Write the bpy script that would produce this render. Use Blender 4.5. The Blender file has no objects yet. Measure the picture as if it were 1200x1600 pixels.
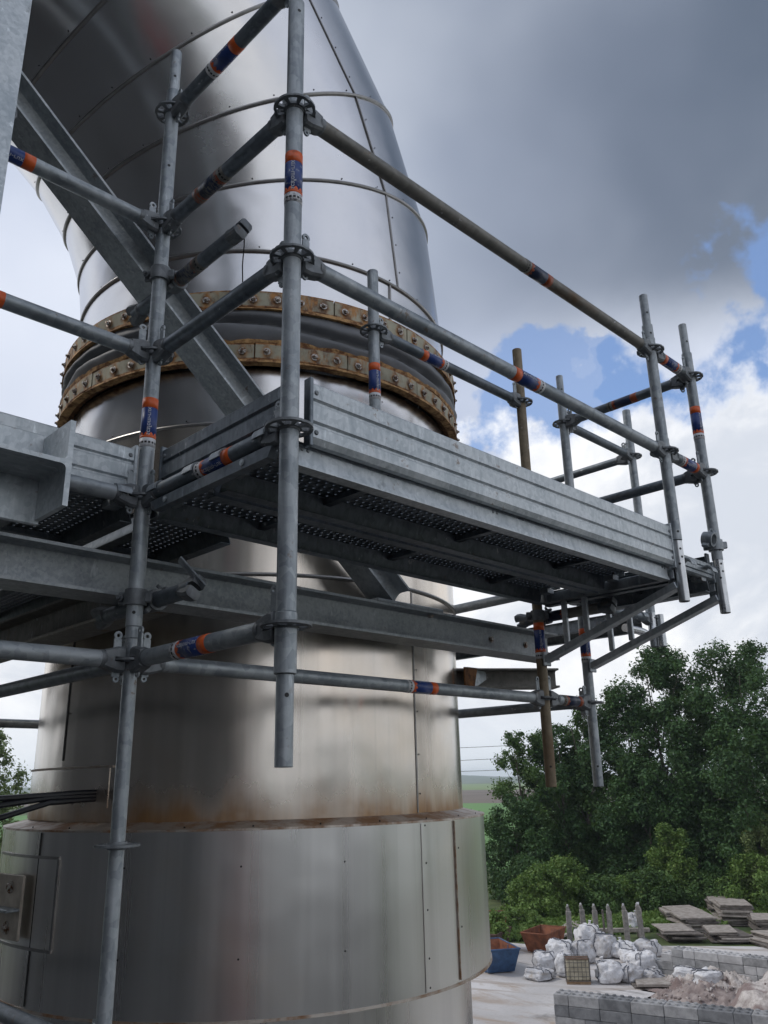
import bpy, math, random
import numpy as np
from mathutils import Vector, Matrix, noise

S = bpy.context.scene
COL = S.collection
R_ = random.Random(7)
V = Vector
PI = math.pi

# ------------------------------------------------------------------ camera
CR = V((0.7138, -0.70005, -0.02022)); CU = V((-0.20463, -0.23608, 0.94994)); CF = V((0.66978, 0.67394, 0.31177))
CP = V((-1.1696, -2.2377, -0.8493))
cam = bpy.data.cameras.new('camera'); cam_ob = bpy.data.objects.new('camera', cam); COL.objects.link(cam_ob)
cam.sensor_fit = 'HORIZONTAL'; cam.sensor_width = 36; cam.lens = 38.53
cam.clip_start = 0.05; cam.clip_end = 20000
m = Matrix((CR, CU, -CF)).transposed().to_4x4(); m.translation = CP
cam_ob.matrix_world = m
S.camera = cam_ob
GZ = CP.z - 10.0          # ground level: the camera stands ten metres up

# ------------------------------------------------------------------ exposure
S.view_settings.view_transform = 'Standard'; S.view_settings.look = 'None'
S.view_settings.gamma = 1; S.view_settings.exposure = 0.38
S.cycles.max_bounces = 6; S.cycles.volume_bounces = 1

# ------------------------------------------------------------------ node helper
class NT:
    def __init__(s, tree): s.t = tree; s.n = tree.nodes; s.l = tree.links; s.n.clear()
    def add(s, typ, props=None, **ins):
        nd = s.n.new(typ)
        for k, v in (props or {}).items(): setattr(nd, k, v)
        for k, v in ins.items():
            key = int(k[1:]) if k[0] == 'i' and k[1:].isdigit() else k.replace('_', ' ')
            s.put(nd.inputs[key], v)
        return nd
    def put(s, sock, v):
        if isinstance(v, bpy.types.NodeSocket): s.l.new(v, sock)
        elif isinstance(v, bpy.types.Node): s.l.new(v.outputs[0], sock)
        else:
            if isinstance(v, (tuple, list)) and len(v) == 3 and sock.type == 'RGBA': v = (*v, 1)
            sock.default_value = v
    def math(s, op, a, b=0.0, c=0.0, clamp=False):
        return s.add('ShaderNodeMath', {'operation': op, 'use_clamp': clamp}, i0=a, i1=b, i2=c).outputs[0]
    def mix(s, f, a, b, mode='MIX'):
        nd = s.add('ShaderNodeMix', {'data_type': 'RGBA', 'blend_type': mode})
        s.put(nd.inputs[0], f); s.put(nd.inputs[6], a); s.put(nd.inputs[7], b)
        return nd.outputs[2]
    def ramp(s, f, lo, hi, a=0.0, b=1.0, smooth=True):
        nd = s.add('ShaderNodeMapRange', {'interpolation_type': 'SMOOTHSTEP' if smooth else 'LINEAR', 'clamp': True})
        for k, v in enumerate((f, lo, hi, a, b)): s.put(nd.inputs[k], v)
        return nd.outputs[0]
    def noise(s, vec, scale=5, detail=3, rough=.5, dist=0.0):
        nd = s.add('ShaderNodeTexNoise', None, Scale=scale, Detail=detail, Roughness=rough, Distortion=dist)
        if vec is not None: s.put(nd.inputs['Vector'], vec)
        return nd
    def vmul(s, v, sc):
        return s.add('ShaderNodeVectorMath', {'operation': 'MULTIPLY'}, i0=v, i1=sc).outputs[0]
    def vadd(s, v, w):
        return s.add('ShaderNodeVectorMath', {'operation': 'ADD'}, i0=v, i1=w).outputs[0]
    def dot(s, v, w):
        return s.add('ShaderNodeVectorMath', {'operation': 'DOT_PRODUCT'}, i0=v, i1=w).outputs['Value']

# ------------------------------------------------------------------ world: broken cloud under a Nishita sky
SUN_AZ, SUN_EL = math.radians(128), math.radians(48)
W = bpy.data.worlds.new('World'); S.world = W; W.use_nodes = True
w = NT(W.node_tree)
tc = w.add('ShaderNodeTexCoord').outputs['Generated']
d = w.add('ShaderNodeVectorMath', {'operation': 'NORMALIZE'}, i0=tc).outputs[0]
sky = w.add('ShaderNodeTexSky', {'sky_type': 'NISHITA', 'sun_disc': False, 'sun_elevation': SUN_EL,
            'sun_rotation': PI / 2 - SUN_AZ, 'air_density': 1.0, 'dust_density': 0.6, 'ozone_density': 2.5})
skyc = w.vmul(sky.outputs[0], (0.115, 0.115, 0.115))
wob = w.noise(d, 2.3, 6, .58).outputs['Color']
wv = w.vmul(w.vadd(wob, (-.5, -.5, -.5)), (.42, .42, .42))
dw = w.vadd(d, wv)
wob2 = w.noise(d, 7.5, 9, .6).outputs['Color']
dw2 = w.vadd(d, w.vmul(w.vadd(wob2, (-.5, -.5, -.5)), (.2, .2, .2)))
n1 = w.noise(d, 3.0, 7, .55, .4).outputs[0]
n2 = w.noise(w.vmul(d, (1, 1, 1.7)), 1.7, 6, .55, .3).outputs[0]
el = w.add('ShaderNodeSeparateXYZ', None, i0=d).outputs[2]
elw = w.add('ShaderNodeSeparateXYZ', None, i0=dw2).outputs[2]
# overcast sheet: pale low down, a little heavier overhead
ns = w.noise(d, 2.2, 4, .5).outputs[0]
cloud = w.mix(w.ramp(ns, .32, .68), (.43, .48, .60), (.64, .68, .77))
top = w.ramp(w.math('ADD', el, w.math('MULTIPLY', w.math('SUBTRACT', n2, .5), .6)), .6, 1.0)
cloud = w.mix(w.math('MULTIPLY', top, .45), cloud, (.28, .32, .395))
# the dark mass drawing over from the right, smooth edged
wsoft = w.vadd(d, w.vmul(w.vadd(w.noise(d, 1.7, 4, .5).outputs['Color'], (-.5, -.5, -.5)), (.26, .26, .26)))
dark = w.ramp(w.dot(wsoft, V((.80, .07, .62)).normalized()), .70, .985, 0, 1, False)
low = w.ramp(w.math('ADD', el, w.math('MULTIPLY', w.math('SUBTRACT', n1, .5), .10)), .425, .53)
dark = w.math('MULTIPLY', dark, low)
cloud = w.mix(dark, cloud, w.mix(w.ramp(ns, .34, .66), (.085, .112, .16), (.135, .168, .225)))
# gaps of blue sky
blu2 = w.vadd(d, w.vmul(w.vadd(w.noise(d, 6.0, 6, .55).outputs['Color'], (-.5, -.5, -.5)), (.075, .075, .075)))
def gap(v, c0, c1): return w.ramp(w.dot(blu2, V(v).normalized()), c0, c1)
blue = gap((.84, .275, .462), .9915, .9965)
blue = w.math('MAXIMUM', blue, w.math('MULTIPLY', gap((.725, .535, .425), .9965, .9997), .8))
blue = w.math('MAXIMUM', blue, w.math('MULTIPLY', gap((.795, .465, .395), .9982, .9999), .7))
cloud = w.mix(blue, cloud, w.mix(.12, w.vmul(skyc, (.85, 1.0, 1.2)), (.60, .70, .84)))
# sunlit cumulus banks low over the horizon
puff = w.noise(w.vmul(d, (1, 1, 1.4)), 5.0, 8, .58, .4).outputs[0]
edge_ = w.math('ADD', elw, w.math('MULTIPLY', w.math('SUBTRACT', puff, .5), .16))
cum = w.ramp(edge_, .412, .375)
cumc = w.mix(w.ramp(puff, .36, .62), (.55, .585, .65), (.83, .835, .85))
cumc = w.mix(w.ramp(edge_, .36, .41, 0, .75), cumc, (.88, .88, .885))
cloud = w.mix(cum, cloud, cumc)
cloud = w.mix(w.ramp(el, .0, .13, .8, 0), cloud, (.72, .755, .81))
bg = w.add('ShaderNodeBackground', None, Color=cloud, Strength=1.0)
w.add('ShaderNodeOutputWorld', None, Surface=bg.outputs[0])

sun = bpy.data.lights.new('sun', 'SUN'); sun.energy = 1.1; sun.angle = math.radians(14); sun.color = (1, .95, .87)
sun_ob = bpy.data.objects.new('sun', sun); COL.objects.link(sun_ob)
sd = V((math.cos(SUN_EL) * math.cos(SUN_AZ), math.cos(SUN_EL) * math.sin(SUN_AZ), math.sin(SUN_EL)))
sun_ob.rotation_euler = sd.to_track_quat('Z', 'Y').to_euler(); sun_ob.location = sd * 60

# ------------------------------------------------------------------ mesh helpers
class MB:
    def __init__(s): s.v = []; s.f = []; s.m = []; s.uv = None
    def add(s, vs, fs, mi=0, M=None):
        o = len(s.v)
        s.v += [tuple(M @ V(p)) for p in vs] if M is not None else [tuple(p) for p in vs]
        s.f += [tuple(i + o for i in f) for f in fs]; s.m += [mi] * len(fs)
        return s
    def box(s, x0, x1, y0, y1, z0, z1, mi=0, M=None):
        vs = [(x, y, z) for z in (z0, z1) for y in (y0, y1) for x in (x0, x1)]
        fs = [(0, 2, 3, 1), (4, 5, 7, 6), (0, 1, 5, 4), (2, 6, 7, 3), (0, 4, 6, 2), (1, 3, 7, 5)]
        return s.add(vs, fs, mi, M)
    def cbox(s, x0, x1, y0, y1, z0, z1, c, mi=0, M=None):       # box with chamfered edges
        vs = []; idx = {}
        X = (x0, x1); Y = (y0, y1); Z = (z0, z1)
        for i in (0, 1):
            for j in (0, 1):
                for k in (0, 1):
                    sx, sy, sz = 1 - 2 * i, 1 - 2 * j, 1 - 2 * k
                    for a in range(3):
                        p = [X[i] + sx * c, Y[j] + sy * c, Z[k] + sz * c]; p[a] = (X[i], Y[j], Z[k])[a]
                        idx[i, j, k, a] = len(vs); vs.append(p)
        fs = []
        for a in range(3):
            b, e = (a + 1) % 3, (a + 2) % 3
            for sd_ in (0, 1):
                q = []
                for (u, w_) in ((0, 0), (1, 0), (1, 1), (0, 1)):
                    ijk = [0, 0, 0]; ijk[a] = sd_; ijk[b] = u; ijk[e] = w_; q.append(idx[(*ijk, a)])
                fs.append(tuple(q if sd_ else q[::-1]))
            for u in (0, 1):
                for w_ in (0, 1):
                    p = [0, 0, 0]; q = [0, 0, 0]; p[b] = q[b] = u; p[e] = q[e] = w_; q[a] = 1
                    fc = (idx[(*p, b)], idx[(*q, b)], idx[(*q, e)], idx[(*p, e)])
                    fs.append(fc if (u == w_) == False else fc[::-1])
        for i in (0, 1):
            for j in (0, 1):
                for k in (0, 1):
                    t = (idx[i, j, k, 0], idx[i, j, k, 1], idx[i, j, k, 2])
                    fs.append(t if (i + j + k) % 2 else t[::-1])
        return s.add(vs, fs, mi, M)
    def tube(s, p0, p1, r, n=16, mi=0, r1=None, cap=True):
        p0, p1 = V(p0), V(p1); M = axis_frame(p0, p1 - p0); L = (p1 - p0).length
        r1 = r if r1 is None else r1
        vs = [(r * math.cos(2 * PI * i / n), r * math.sin(2 * PI * i / n), 0) for i in range(n)]
        vs += [(r1 * math.cos(2 * PI * i / n), r1 * math.sin(2 * PI * i / n), L) for i in range(n)]
        fs = [(i, (i + 1) % n, n + (i + 1) % n, n + i) for i in range(n)]
        if cap: fs += [tuple(range(n))[::-1], tuple(range(n, 2 * n))]
        return s.add(vs, fs, mi, M)
    def path(s, pts, r, n=8, mi=0):
        rs = r if isinstance(r, (list, tuple)) else [r] * len(pts)
        pts = [V(p) for p in pts]; vs = []; prev = None
        for k, p in enumerate(pts):
            t = (pts[min(k + 1, len(pts) - 1)] - pts[max(k - 1, 0)]).normalized()
            a = prev if prev is not None else (V((0, 0, 1)) if abs(t.z) < .9 else V((1, 0, 0)))
            u = (a - t * a.dot(t)).normalized(); prev = u; q = t.cross(u)
            vs += [p + (u * math.cos(2 * PI * i / n) + q * math.sin(2 * PI * i / n)) * rs[k] for i in range(n)]
        fs = []
        for k in range(len(pts) - 1):
            fs += [(k * n + i, k * n + (i + 1) % n, (k + 1) * n + (i + 1) % n, (k + 1) * n + i) for i in range(n)]
        fs += [tuple(range(n))[::-1], tuple(range((len(pts) - 1) * n, len(pts) * n))]
        return s.add(vs, fs, mi)
    def lathe(s, prof, n=32, a0=0.0, a1=2 * PI, mi=0, M=None, closed=False):
        full = abs(a1 - a0 - 2 * PI) < 1e-6; k = n if full else n + 1; vs = []
        for i in range(k):
            a = a0 + (a1 - a0) * i / n
            vs += [(r * math.cos(a), r * math.sin(a), z) for r, z in prof]
        q = len(prof); fs = []
        e = q if closed else q - 1
        for i in range(n):
            j = (i + 1) % k
            fs += [(i * q + t, j * q + t, j * q + (t + 1) % q, i * q + (t + 1) % q) for t in range(e)]
        if closed and not full: fs += [tuple(range(q)), tuple(range(n * q, n * q + q))[::-1]]
        return s.add(vs, fs, mi, M)
    def prism(s, poly, y0, y1, mi=0, M=None):                     # polygon in x,z pulled along y
        n = len(poly); vs = [(x, y0, z) for x, z in poly] + [(x, y1, z) for x, z in poly]
        fs = [(i, (i + 1) % n, n + (i + 1) % n, n + i) for i in range(n)] + [tuple(range(n))[::-1], tuple(range(n, 2 * n))]
        return s.add(vs, fs, mi, M)
    def mesh(s, name, mats, sharp=35):
        me = bpy.data.meshes.new(name); me.from_pydata(s.v, [], s.f)
        for mt in (mats if isinstance(mats, (list, tuple)) else [mats]): me.materials.append(MAT[mt])
        if any(s.m): me.polygons.foreach_set('material_index', s.m)
        me.polygons.foreach_set('use_smooth', [True] * len(s.f))
        me.update()
        if sharp is not None: me.set_sharp_from_angle(angle=math.radians(sharp))
        return me

def axis_frame(p, dirv, up=None):
    z = V(dirv).normalized(); a = V(up) if up else (V((0, 0, 1)) if abs(z.z) < .95 else V((0, 1, 0)))
    x = a.cross(z).normalized(); y = z.cross(x)
    M_ = Matrix((x, y, z)).transposed().to_4x4(); M_.translation = V(p)
    return M_
T = Matrix.Translation
def RZ(a): return Matrix.Rotation(a, 4, 'Z')
WM = {}
def put(ob, parent=None, M=None):
    M = M if M is not None else Matrix.Identity(4)
    COL.objects.link(ob); WM[ob.name] = M
    if parent is not None:
        ob.parent = parent; ob.matrix_basis = WM[parent.name].inverted() @ M
    else: ob.matrix_basis = M
    return ob
def part(name, mb, mat=None, parent=None, M=None, sharp=35):
    me = mb if isinstance(mb, bpy.types.Mesh) else mb.mesh(name, mat, sharp)
    return put(bpy.data.objects.new(name, me), parent, M)
def wpart(name, mb, mat, parent, sharp=35):        # mesh given in world coordinates, stored about its thing's base
    M = WM[parent.name]; inv = M.inverted()
    mb.v = [tuple(inv @ V(p)) for p in mb.v]
    return part(name, mb, mat, parent, M.copy(), sharp)
def tag(o, label=None, cat=None, group=None, kind=None):
    if label: o['label'] = label
    if cat: o['category'] = cat
    if group: o['group'] = group
    if kind: o['kind'] = kind
    return o
def thing(name, label, cat, loc, rz=0, group=None):
    e = bpy.data.objects.new(name, None); e.empty_display_size = .1
    return tag(put(e, None, T(V(loc)) @ RZ(rz)), label, cat, group)
def quads(name, P, N_up, size, mat, parent, M=None, asp=1.5, rng=None, tilt=1.0):
    """leaf soup: one small folded leaf (two triangles) at every point of the array P"""
    n = len(P); a = rng.normal(size=(n, 3)) * tilt + N_up; a /= np.linalg.norm(a, axis=1)[:, None]
    b = rng.normal(size=(n, 3)); b -= (b * a).sum(1)[:, None] * a; b /= np.linalg.norm(b, axis=1)[:, None]
    c = np.cross(a, b); sz = size * (0.35 + 1.25 * rng.random(n) ** 1.6)[:, None]
    v = np.stack([P - b * sz * asp * .5, P + c * sz * .42 + a * sz * .16, P + b * sz * asp * .5, P - c * sz * .42 + a * sz * .16], 1).reshape(-1, 3)
    me = bpy.data.meshes.new(name)
    me.vertices.add(4 * n); me.vertices.foreach_set('co', v.astype(np.float32).ravel())
    me.loops.add(6 * n); i = np.arange(n) * 4
    me.loops.foreach_set('vertex_index', np.stack([i, i + 1, i + 2, i, i + 2, i + 3], 1).astype(np.int32).ravel())
    me.polygons.add(2 * n); me.polygons.foreach_set('loop_start', (np.arange(2 * n) * 3).astype(np.int32))
    me.materials.append(MAT[mat]); me.update(calc_edges=True); me.validate()
    return put(bpy.data.objects.new(name, me), parent, M)

# ------------------------------------------------------------------ materials
MAT = {}
def material(name):
    m_ = bpy.data.materials.new(name); m_.use_nodes = True; MAT[name] = m_
    t = NT(m_.node_tree)
    t.out = t.add('ShaderNodeOutputMaterial'); t.b = t.add('ShaderNodeBsdfPrincipled')
    t.l.new(t.b.outputs[0], t.out.inputs[0])
    co = t.add('ShaderNodeTexCoord'); t.obj = co.outputs['Object']; t.uv = co.outputs['UV']
    t.rnd = t.add('ShaderNodeObjectInfo').outputs['Random']
    g = t.add('ShaderNodeNewGeometry'); t.pos = g.outputs['Position']
    sh = t.add('ShaderNodeCombineXYZ', None, X=t.math('MULTIPLY', t.rnd, 37.0), Y=t.math('MULTIPLY', t.rnd, 91.0), Z=t.math('MULTIPLY', t.rnd, 13.0)).outputs[0]
    t.oo = t.vadd(t.obj, sh)
    return t
def setp(t, **k):
    for a, v in k.items(): t.put(t.b.inputs[a.replace('_', ' ')], v)
def bump(t, h, strength=.3, dist=.002):
    t.put(t.b.inputs['Normal'], t.add('ShaderNodeBump', None, Strength=strength, Distance=dist, Height=h).outputs[0])

def galv(name, lo, hi, metal=.55, rough=(.38, .62), spangle=45, streak=True, stain=None, stain_amt=.5):
    t = material(name)
    vor = t.add('ShaderNodeTexVoronoi', {'feature': 'F1'}, Vector=t.oo, Scale=spangle).outputs['Color']
    vr = t.add('ShaderNodeSeparateColor', None, i0=vor).outputs[0]
    big = t.noise(t.oo, 6, 5, .6).outputs[0]
    fine = t.noise(t.vmul(t.oo, (60, 60, 9) if streak else (30, 30, 30)), 1, 4, .6).outputs[0]
    f = t.math('ADD', t.math('MULTIPLY', vr, .16), t.math('ADD', t.math('MULTIPLY', big, .75), t.math('MULTIPLY', fine, .45)))
    c = t.mix(t.ramp(f, .42, .92), lo, hi)
    c = t.mix(t.ramp(t.noise(t.vmul(t.oo, (25, 25, 5)), 1, 5, .7).outputs[0], .6, .74, 0, .6), c, tuple(min(1, x * 1.5 + .04) for x in hi))
    c = t.mix(t.ramp(t.noise(t.oo, 14, 6, .7).outputs[0], .62, .75, 0, .55), c, tuple(x * .45 for x in lo))
    sp = t.noise(t.vmul(t.oo, (1, 1, .5)), 55, 3, .6).outputs[0]
    c = t.mix(t.math('MULTIPLY', t.ramp(sp, .64, .70), t.ramp(t.noise(t.oo, 5, 3, .5).outputs[0], .48, .62, 0, .75)), c, (.55, .56, .56))
    c = t.mix(t.math('MULTIPLY', t.ramp(t.noise(t.oo, 24, 5, .7).outputs[0], .60, .68), t.ramp(t.noise(t.oo, 3.5, 2, .5).outputs[0], .5, .65, 0, .7)), c, (.17, .11, .07))
    if stain:
        c = t.mix(t.ramp(t.noise(t.vmul(t.oo, (7, 7, 2.2)), 1, 6, .65).outputs[0], .60 - .25 * stain_amt, .70, 0, .85), c, stain)
    setp(t, Base_Color=c, Metallic=metal, Roughness=t.ramp(big, .3, .7, rough[0], rough[1], False))
    bump(t, t.math('ADD', fine, t.math('MULTIPLY', big, 1.5)), .25, .0012)
    return t
galv('galv', (.19, .217, .238), (.43, .46, .478))
galv('galv_dark', (.10, .12, .138), (.225, .252, .278), .68)
galv('galv_light', (.32, .36, .385), (.57, .605, .625), .5, (.32, .52), 70)
galv('galv_beam', (.24, .265, .28), (.45, .475, .485), .45, (.4, .6), 110, False)
galv('galv_rusty', (.14, .137, .125), (.27, .26, .235), .4, (.5, .7), 45, True, (.16, .095, .05), .25)
galv('tube_brown', (.17, .135, .09), (.30, .245, .17), .25, (.55, .75), 45, True, (.15, .085, .038), .7)
galv('zinc_bright', (.40, .42, .44), (.66, .68, .70), .85, (.22, .36), 30)
galv('cast', (.11, .12, .13), (.24, .255, .265), .5, (.45, .65), 40, False)

def cladding(name, tint=(.60, .59, .58), rough=(.20, .34), rust_z=None, vert=True):
    t = material(name)
    st = t.vmul(t.pos, (9, 9, .22)) if vert else t.vmul(t.pos, (3, 3, 3))
    s1 = t.noise(st, 1, 2.5, .5).outputs[0]
    s2 = t.noise(t.vmul(t.pos, (60, 60, .6)) if vert else t.vmul(t.pos, (18, 18, 18)), 1, 2, .5).outputs[0]
    bl = t.noise(t.pos, 1.8, 5, .6).outputs[0]
    c = t.mix(t.ramp(s1, .35, .68), tuple(x * (.84 if vert else .95) for x in tint), tint)
    c = t.mix(t.ramp(bl, .45, .7, 0, .35 if vert else .12), c, (tint[0] * .9, tint[1] * .80, tint[2] * .68))
    c = t.mix(t.ramp(s2, .55, .75, 0, .12 if vert else .04), c, tuple(x * .6 for x in tint))
    r = t.math('ADD', t.ramp(s1, .3, .7, rough[0], rough[1], False), t.math('MULTIPLY', s2, .04))
    metal = 1.0
    if rust_z is not None:                       # rust washed off the shelf below
        z = t.add('ShaderNodeSeparateXYZ', None, i0=t.pos).outputs[2]
        edge = t.math('ADD', z, t.math('MULTIPLY', t.math('SUBTRACT', t.noise(t.vmul(t.pos, (8, 8, 2)), 1, 4, .55).outputs[0], .5), .22))
        k = t.math('POWER', t.math('MULTIPLY', t.ramp(edge, rust_z - .02, rust_z + .20, 1, 0), t.ramp(bl, .33, .55, .6, 1)), 1.8)
        c = t.mix(t.math('MULTIPLY', k, .92), c, t.mix(s2, (.46, .25, .085), (.22, .10, .032)))
        r = t.math('ADD', r, t.math('MULTIPLY', k, .3)); metal = t.ramp(k, 0, 1, 1, .45, False)
    setp(t, Base_Color=c, Metallic=metal, Roughness=r)
    wav = t.noise(t.pos, 2.6, 2, .4).outputs[0]
    t2 = t.add('ShaderNodeBump', None, Strength=.24 if vert else .34, Distance=.03, Height=wav).outputs[0]
    t.put(t.b.inputs['Normal'], t.add('ShaderNodeBump', None, Strength=.03, Distance=.0006, Height=s2, Normal=t2).outputs[0])
    return t
cladding('cladding', (.76, .70, .63), (.16, .26), rust_z=-.975)
cladding('cladding_skirt', (.76, .745, .725), (.23, .33))
cladding('cladding_upper', (.68, .675, .68), (.17, .25), None, False)
t = material('seam'); n_ = t.noise(t.pos, 20, 4).outputs[0]
setp(t, Base_Color=t.mix(n_, (.20, .195, .19), (.42, .41, .40)), Metallic=.9, Roughness=.42)
t = material('shelf'); n_ = t.noise(t.pos, 7, 7, .7).outputs[0]
setp(t, Base_Color=t.mix(t.ramp(n_, .4, .62), (.52, .47, .42), (.24, .12, .05)), Metallic=t.ramp(n_, .4, .6, .8, .1), Roughness=.5)
t = material('rust'); n_ = t.noise(t.pos, 26, 7, .7).outputs[0]
setp(t, Base_Color=t.mix(t.ramp(n_, .35, .65), (.055, .026, .014), (.24, .105, .035)), Roughness=.85); bump(t, n_, .6, .004)
t = material('rust_lip'); n_ = t.noise(t.pos, 22, 6, .7).outputs[0]
setp(t, Base_Color=t.mix(t.ramp(n_, .35, .62), (.14, .055, .02), (.56, .33, .14)), Roughness=.85); bump(t, n_, .6, .004)
# flange plate: old cream-grey paint, rust bleeding round each bolt (uv: u = bolt pitch, v = height)
t = material('flange_paint')
uv = t.add('ShaderNodeSeparateXYZ', None, i0=t.uv)
n_ = t.noise(t.pos, 24, 7, .7).outputs[0]; nb = t.noise(t.pos, 5, 5, .6).outputs[0]
du = t.math('ABSOLUTE', t.math('SUBTRACT', t.math('FRACT', uv.outputs[0]), .5))
dv = t.math('SUBTRACT', uv.outputs[1], .42)
dd = t.math('ADD', t.math('MULTIPLY', t.math('ABSOLUTE', dv), .45), t.math('MULTIPLY', du, 1.25))
near = t.ramp(t.math('ADD', dd, t.math('MULTIPLY', t.math('SUBTRACT', n_, .5), .55)), .16, .50, 1, 0)
near = t.math('MULTIPLY', near, t.ramp(nb, .35, .6, .6, 1)); near = t.math('MAXIMUM', near, t.ramp(t.noise(t.vmul(t.pos, (6, 6, 2)), 1, 6, .7).outputs[0], .52, .62, 0, .9))
ed = t.math('MINIMUM', uv.outputs[1], t.math('SUBTRACT', 1, uv.outputs[1]))
edge = t.ramp(t.math('ADD', ed, t.math('MULTIPLY', t.math('SUBTRACT', n_, .5), .3)), .02, .13, 1, 0)
rustc = t.mix(t.ramp(n_, .38, .62), (.12, .045, .016), (.50, .215, .05))
c = t.mix(t.ramp(nb, .35, .65), (.30, .28, .205), (.46, .43, .32))
c = t.mix(t.math('MAXIMUM', near, edge, clamp=True), c, rustc)
setp(t, Base_Color=c, Roughness=.7); bump(t, n_, .4, .002)
t = material('fabric'); n_ = t.noise(t.pos, 9, 6, .6).outputs[0]
setp(t, Base_Color=t.mix(n_, (.085, .09, .10), (.20, .205, .215)), Roughness=.62); bump(t, n_, .25, .01)
t = material('bolt'); n_ = t.noise(t.oo, 90, 4).outputs[0]
setp(t, Base_Color=t.mix(t.ramp(n_, .42, .62), (.45, .43, .40), (.16, .08, .04)), Metallic=.7, Roughness=.45)
def plain(name, a, b, scale=8, rough=.7, metal=0.0, bmp=.2, bd=.003, world=False):
    t = material(name); n_ = t.noise(t.pos if world else t.oo, scale, 6, .62).outputs[0]
    setp(t, Base_Color=t.mix(t.ramp(n_, .3, .7), a, b), Roughness=rough, Metallic=metal)
    if bmp: bump(t, n_, bmp, bd)
    return t
def decal(name, a, scuff, amt):
    t = material(name); n_ = t.noise(t.vmul(t.oo, (60, 60, 130)), 1, 5, .7).outputs[0]; n2_ = t.noise(t.oo, 30, 5, .7).outputs[0]
    lo_ = t.math('SUBTRACT', .74, t.math('MULTIPLY', t.rnd, .10 + .18 * amt)); c = t.mix(t.ramp(n_, lo_, t.math('ADD', lo_, .07)), a, scuff)
    c = t.mix(t.ramp(n2_, .5, .72, 0, .7), c, tuple(x * .45 for x in a))
    setp(t, Base_Color=c, Roughness=.38)
decal('decal_orange', (.70, .115, .018), (.45, .16, .08), .3)
decal('decal_blue', (.018, .048, .20), (.32, .33, .36), .6)
decal('decal_white', (.62, .62, .63), (.15, .15, .17), .8)
decal('orange_worn', (.34, .075, .025), (.17, .15, .13), 1.3)
decal('blue_worn', (.02, .032, .075), (.16, .155, .145), 1.2)
decal('decal_text', (.62, .63, .68), (.08, .10, .2), .6)
plain('black', (.006, .006, .007), (.014, .014, .015), 8, .5, bmp=0)
plain('cable', (.008, .009, .013), (.016, .017, .022), 20, .32, bmp=0)
plain('stone_dust', (.42, .40, .385), (.60, .575, .56), .35, .9, world=True)
plain('asphalt', (.04, .04, .039), (.075, .073, .070), 1.2, .85, world=True)
plain('concrete', (.20, .20, .205), (.34, .34, .345), 3, .9)
plain('concrete_dark', (.10, .103, .11), (.20, .205, .215), 2.2, .9)
plain('concrete_pale', (.34, .335, .34), (.50, .495, .50), 2.4, .9)
plain('post', (.15, .142, .13), (.27, .255, .235), 5, .9)
plain('slab', (.20, .175, .155), (.36, .325, .295), 3, .9)
plain('slab_dark', (.07, .06, .054), (.16, .14, .125), 3, .9)
def bagmat(name, a, b, dirt):
    t = material(name); n_ = t.noise(t.oo, 2.5, 5, .6).outputs[0]; d1 = t.noise(t.oo, 3.5, 6, .7).outputs[0]
    c = t.mix(t.ramp(n_, .3, .7), a, b); c = t.mix(t.ramp(d1, .5, .68, 0, dirt), c, (.30, .25, .20))
    setp(t, Base_Color=c, Roughness=.75)
    wv = t.add('ShaderNodeTexWave', {'wave_type': 'BANDS'}, Vector=t.oo, Scale=5.0, Distortion=9.0, Detail=3.0).outputs[1]
    bump(t, wv, .35, .03)
bagmat('bag_white', (.50, .50, .52), (.70, .70, .72), .5)
bagmat('bag_grey', (.36, .36, .38), (.56, .56, .58), .75)
plain('strap', (.05, .055, .07), (.12, .13, .16), 5, .7)
plain('skip_blue', (.018, .045, .11), (.04, .10, .21), 2.5, .5)
plain('skip_rust', (.10, .034, .017), (.23, .078, .034), 2.5, .8)
plain('skip_dark', (.035, .025, .022), (.10, .055, .04), 2.5, .8)
plain('tank', (.30, .27, .20), (.52, .47, .35), 2, .5)
plain('cage', (.10, .10, .10), (.20, .19, .18), 6, .5, .6)
plain('wood', (.16, .10, .055), (.30, .20, .12), 4, .85)
plain('paper', (.6, .6, .62), (.75, .75, .77), 3, .8)
t = material('rubble'); n_ = t.noise(t.pos, 2.2, 7, .75).outputs[0]; st_ = t.noise(t.vmul(t.pos, (.55, .25, .5)), 1, 5, .6, 1.0).outputs[0]
c = t.mix(t.ramp(n_, .35, .65), (.30, .265, .245), (.60, .555, .53)); c = t.mix(t.ramp(st_, .47, .58, 0, .85), c, t.mix(n_, (.13, .085, .08), (.27, .20, .185)))
setp(t, Base_Color=c, Roughness=.95); bump(t, n_, .9, .12)
plain('rubble_red', (.15, .115, .11), (.34, .29, .27), 1.2, .95)
plain('bark', (.05, .042, .034), (.13, .115, .095), 5, .9, bmp=.6, bd=.02)
plain('field_green', (.075, .185, .045), (.11, .23, .065), .02, 1, bmp=0, world=True)
plain('field_pale', (.13, .20, .06), (.17, .235, .085), .01, 1, bmp=0, world=True)
plain('field_soil', (.105, .08, .065), (.15, .12, .10), .015, 1, bmp=0, world=True)
plain('hill', (.05, .075, .045), (.10, .12, .07), .006, 1, bmp=0, world=True)
plain('grass_ground', (.030, .055, .014), (.09, .115, .035), .5, 1, world=True)
plain('wall_dark', (.075, .078, .083), (.115, .118, .123), .4, .6, world=True, bmp=0)
plain('red_paint', (.40, .02, .02), (.52, .04, .035), 1, .5)
plain('plate_beige', (.36, .315, .26), (.58, .525, .45), 9, .5, .1)
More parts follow.
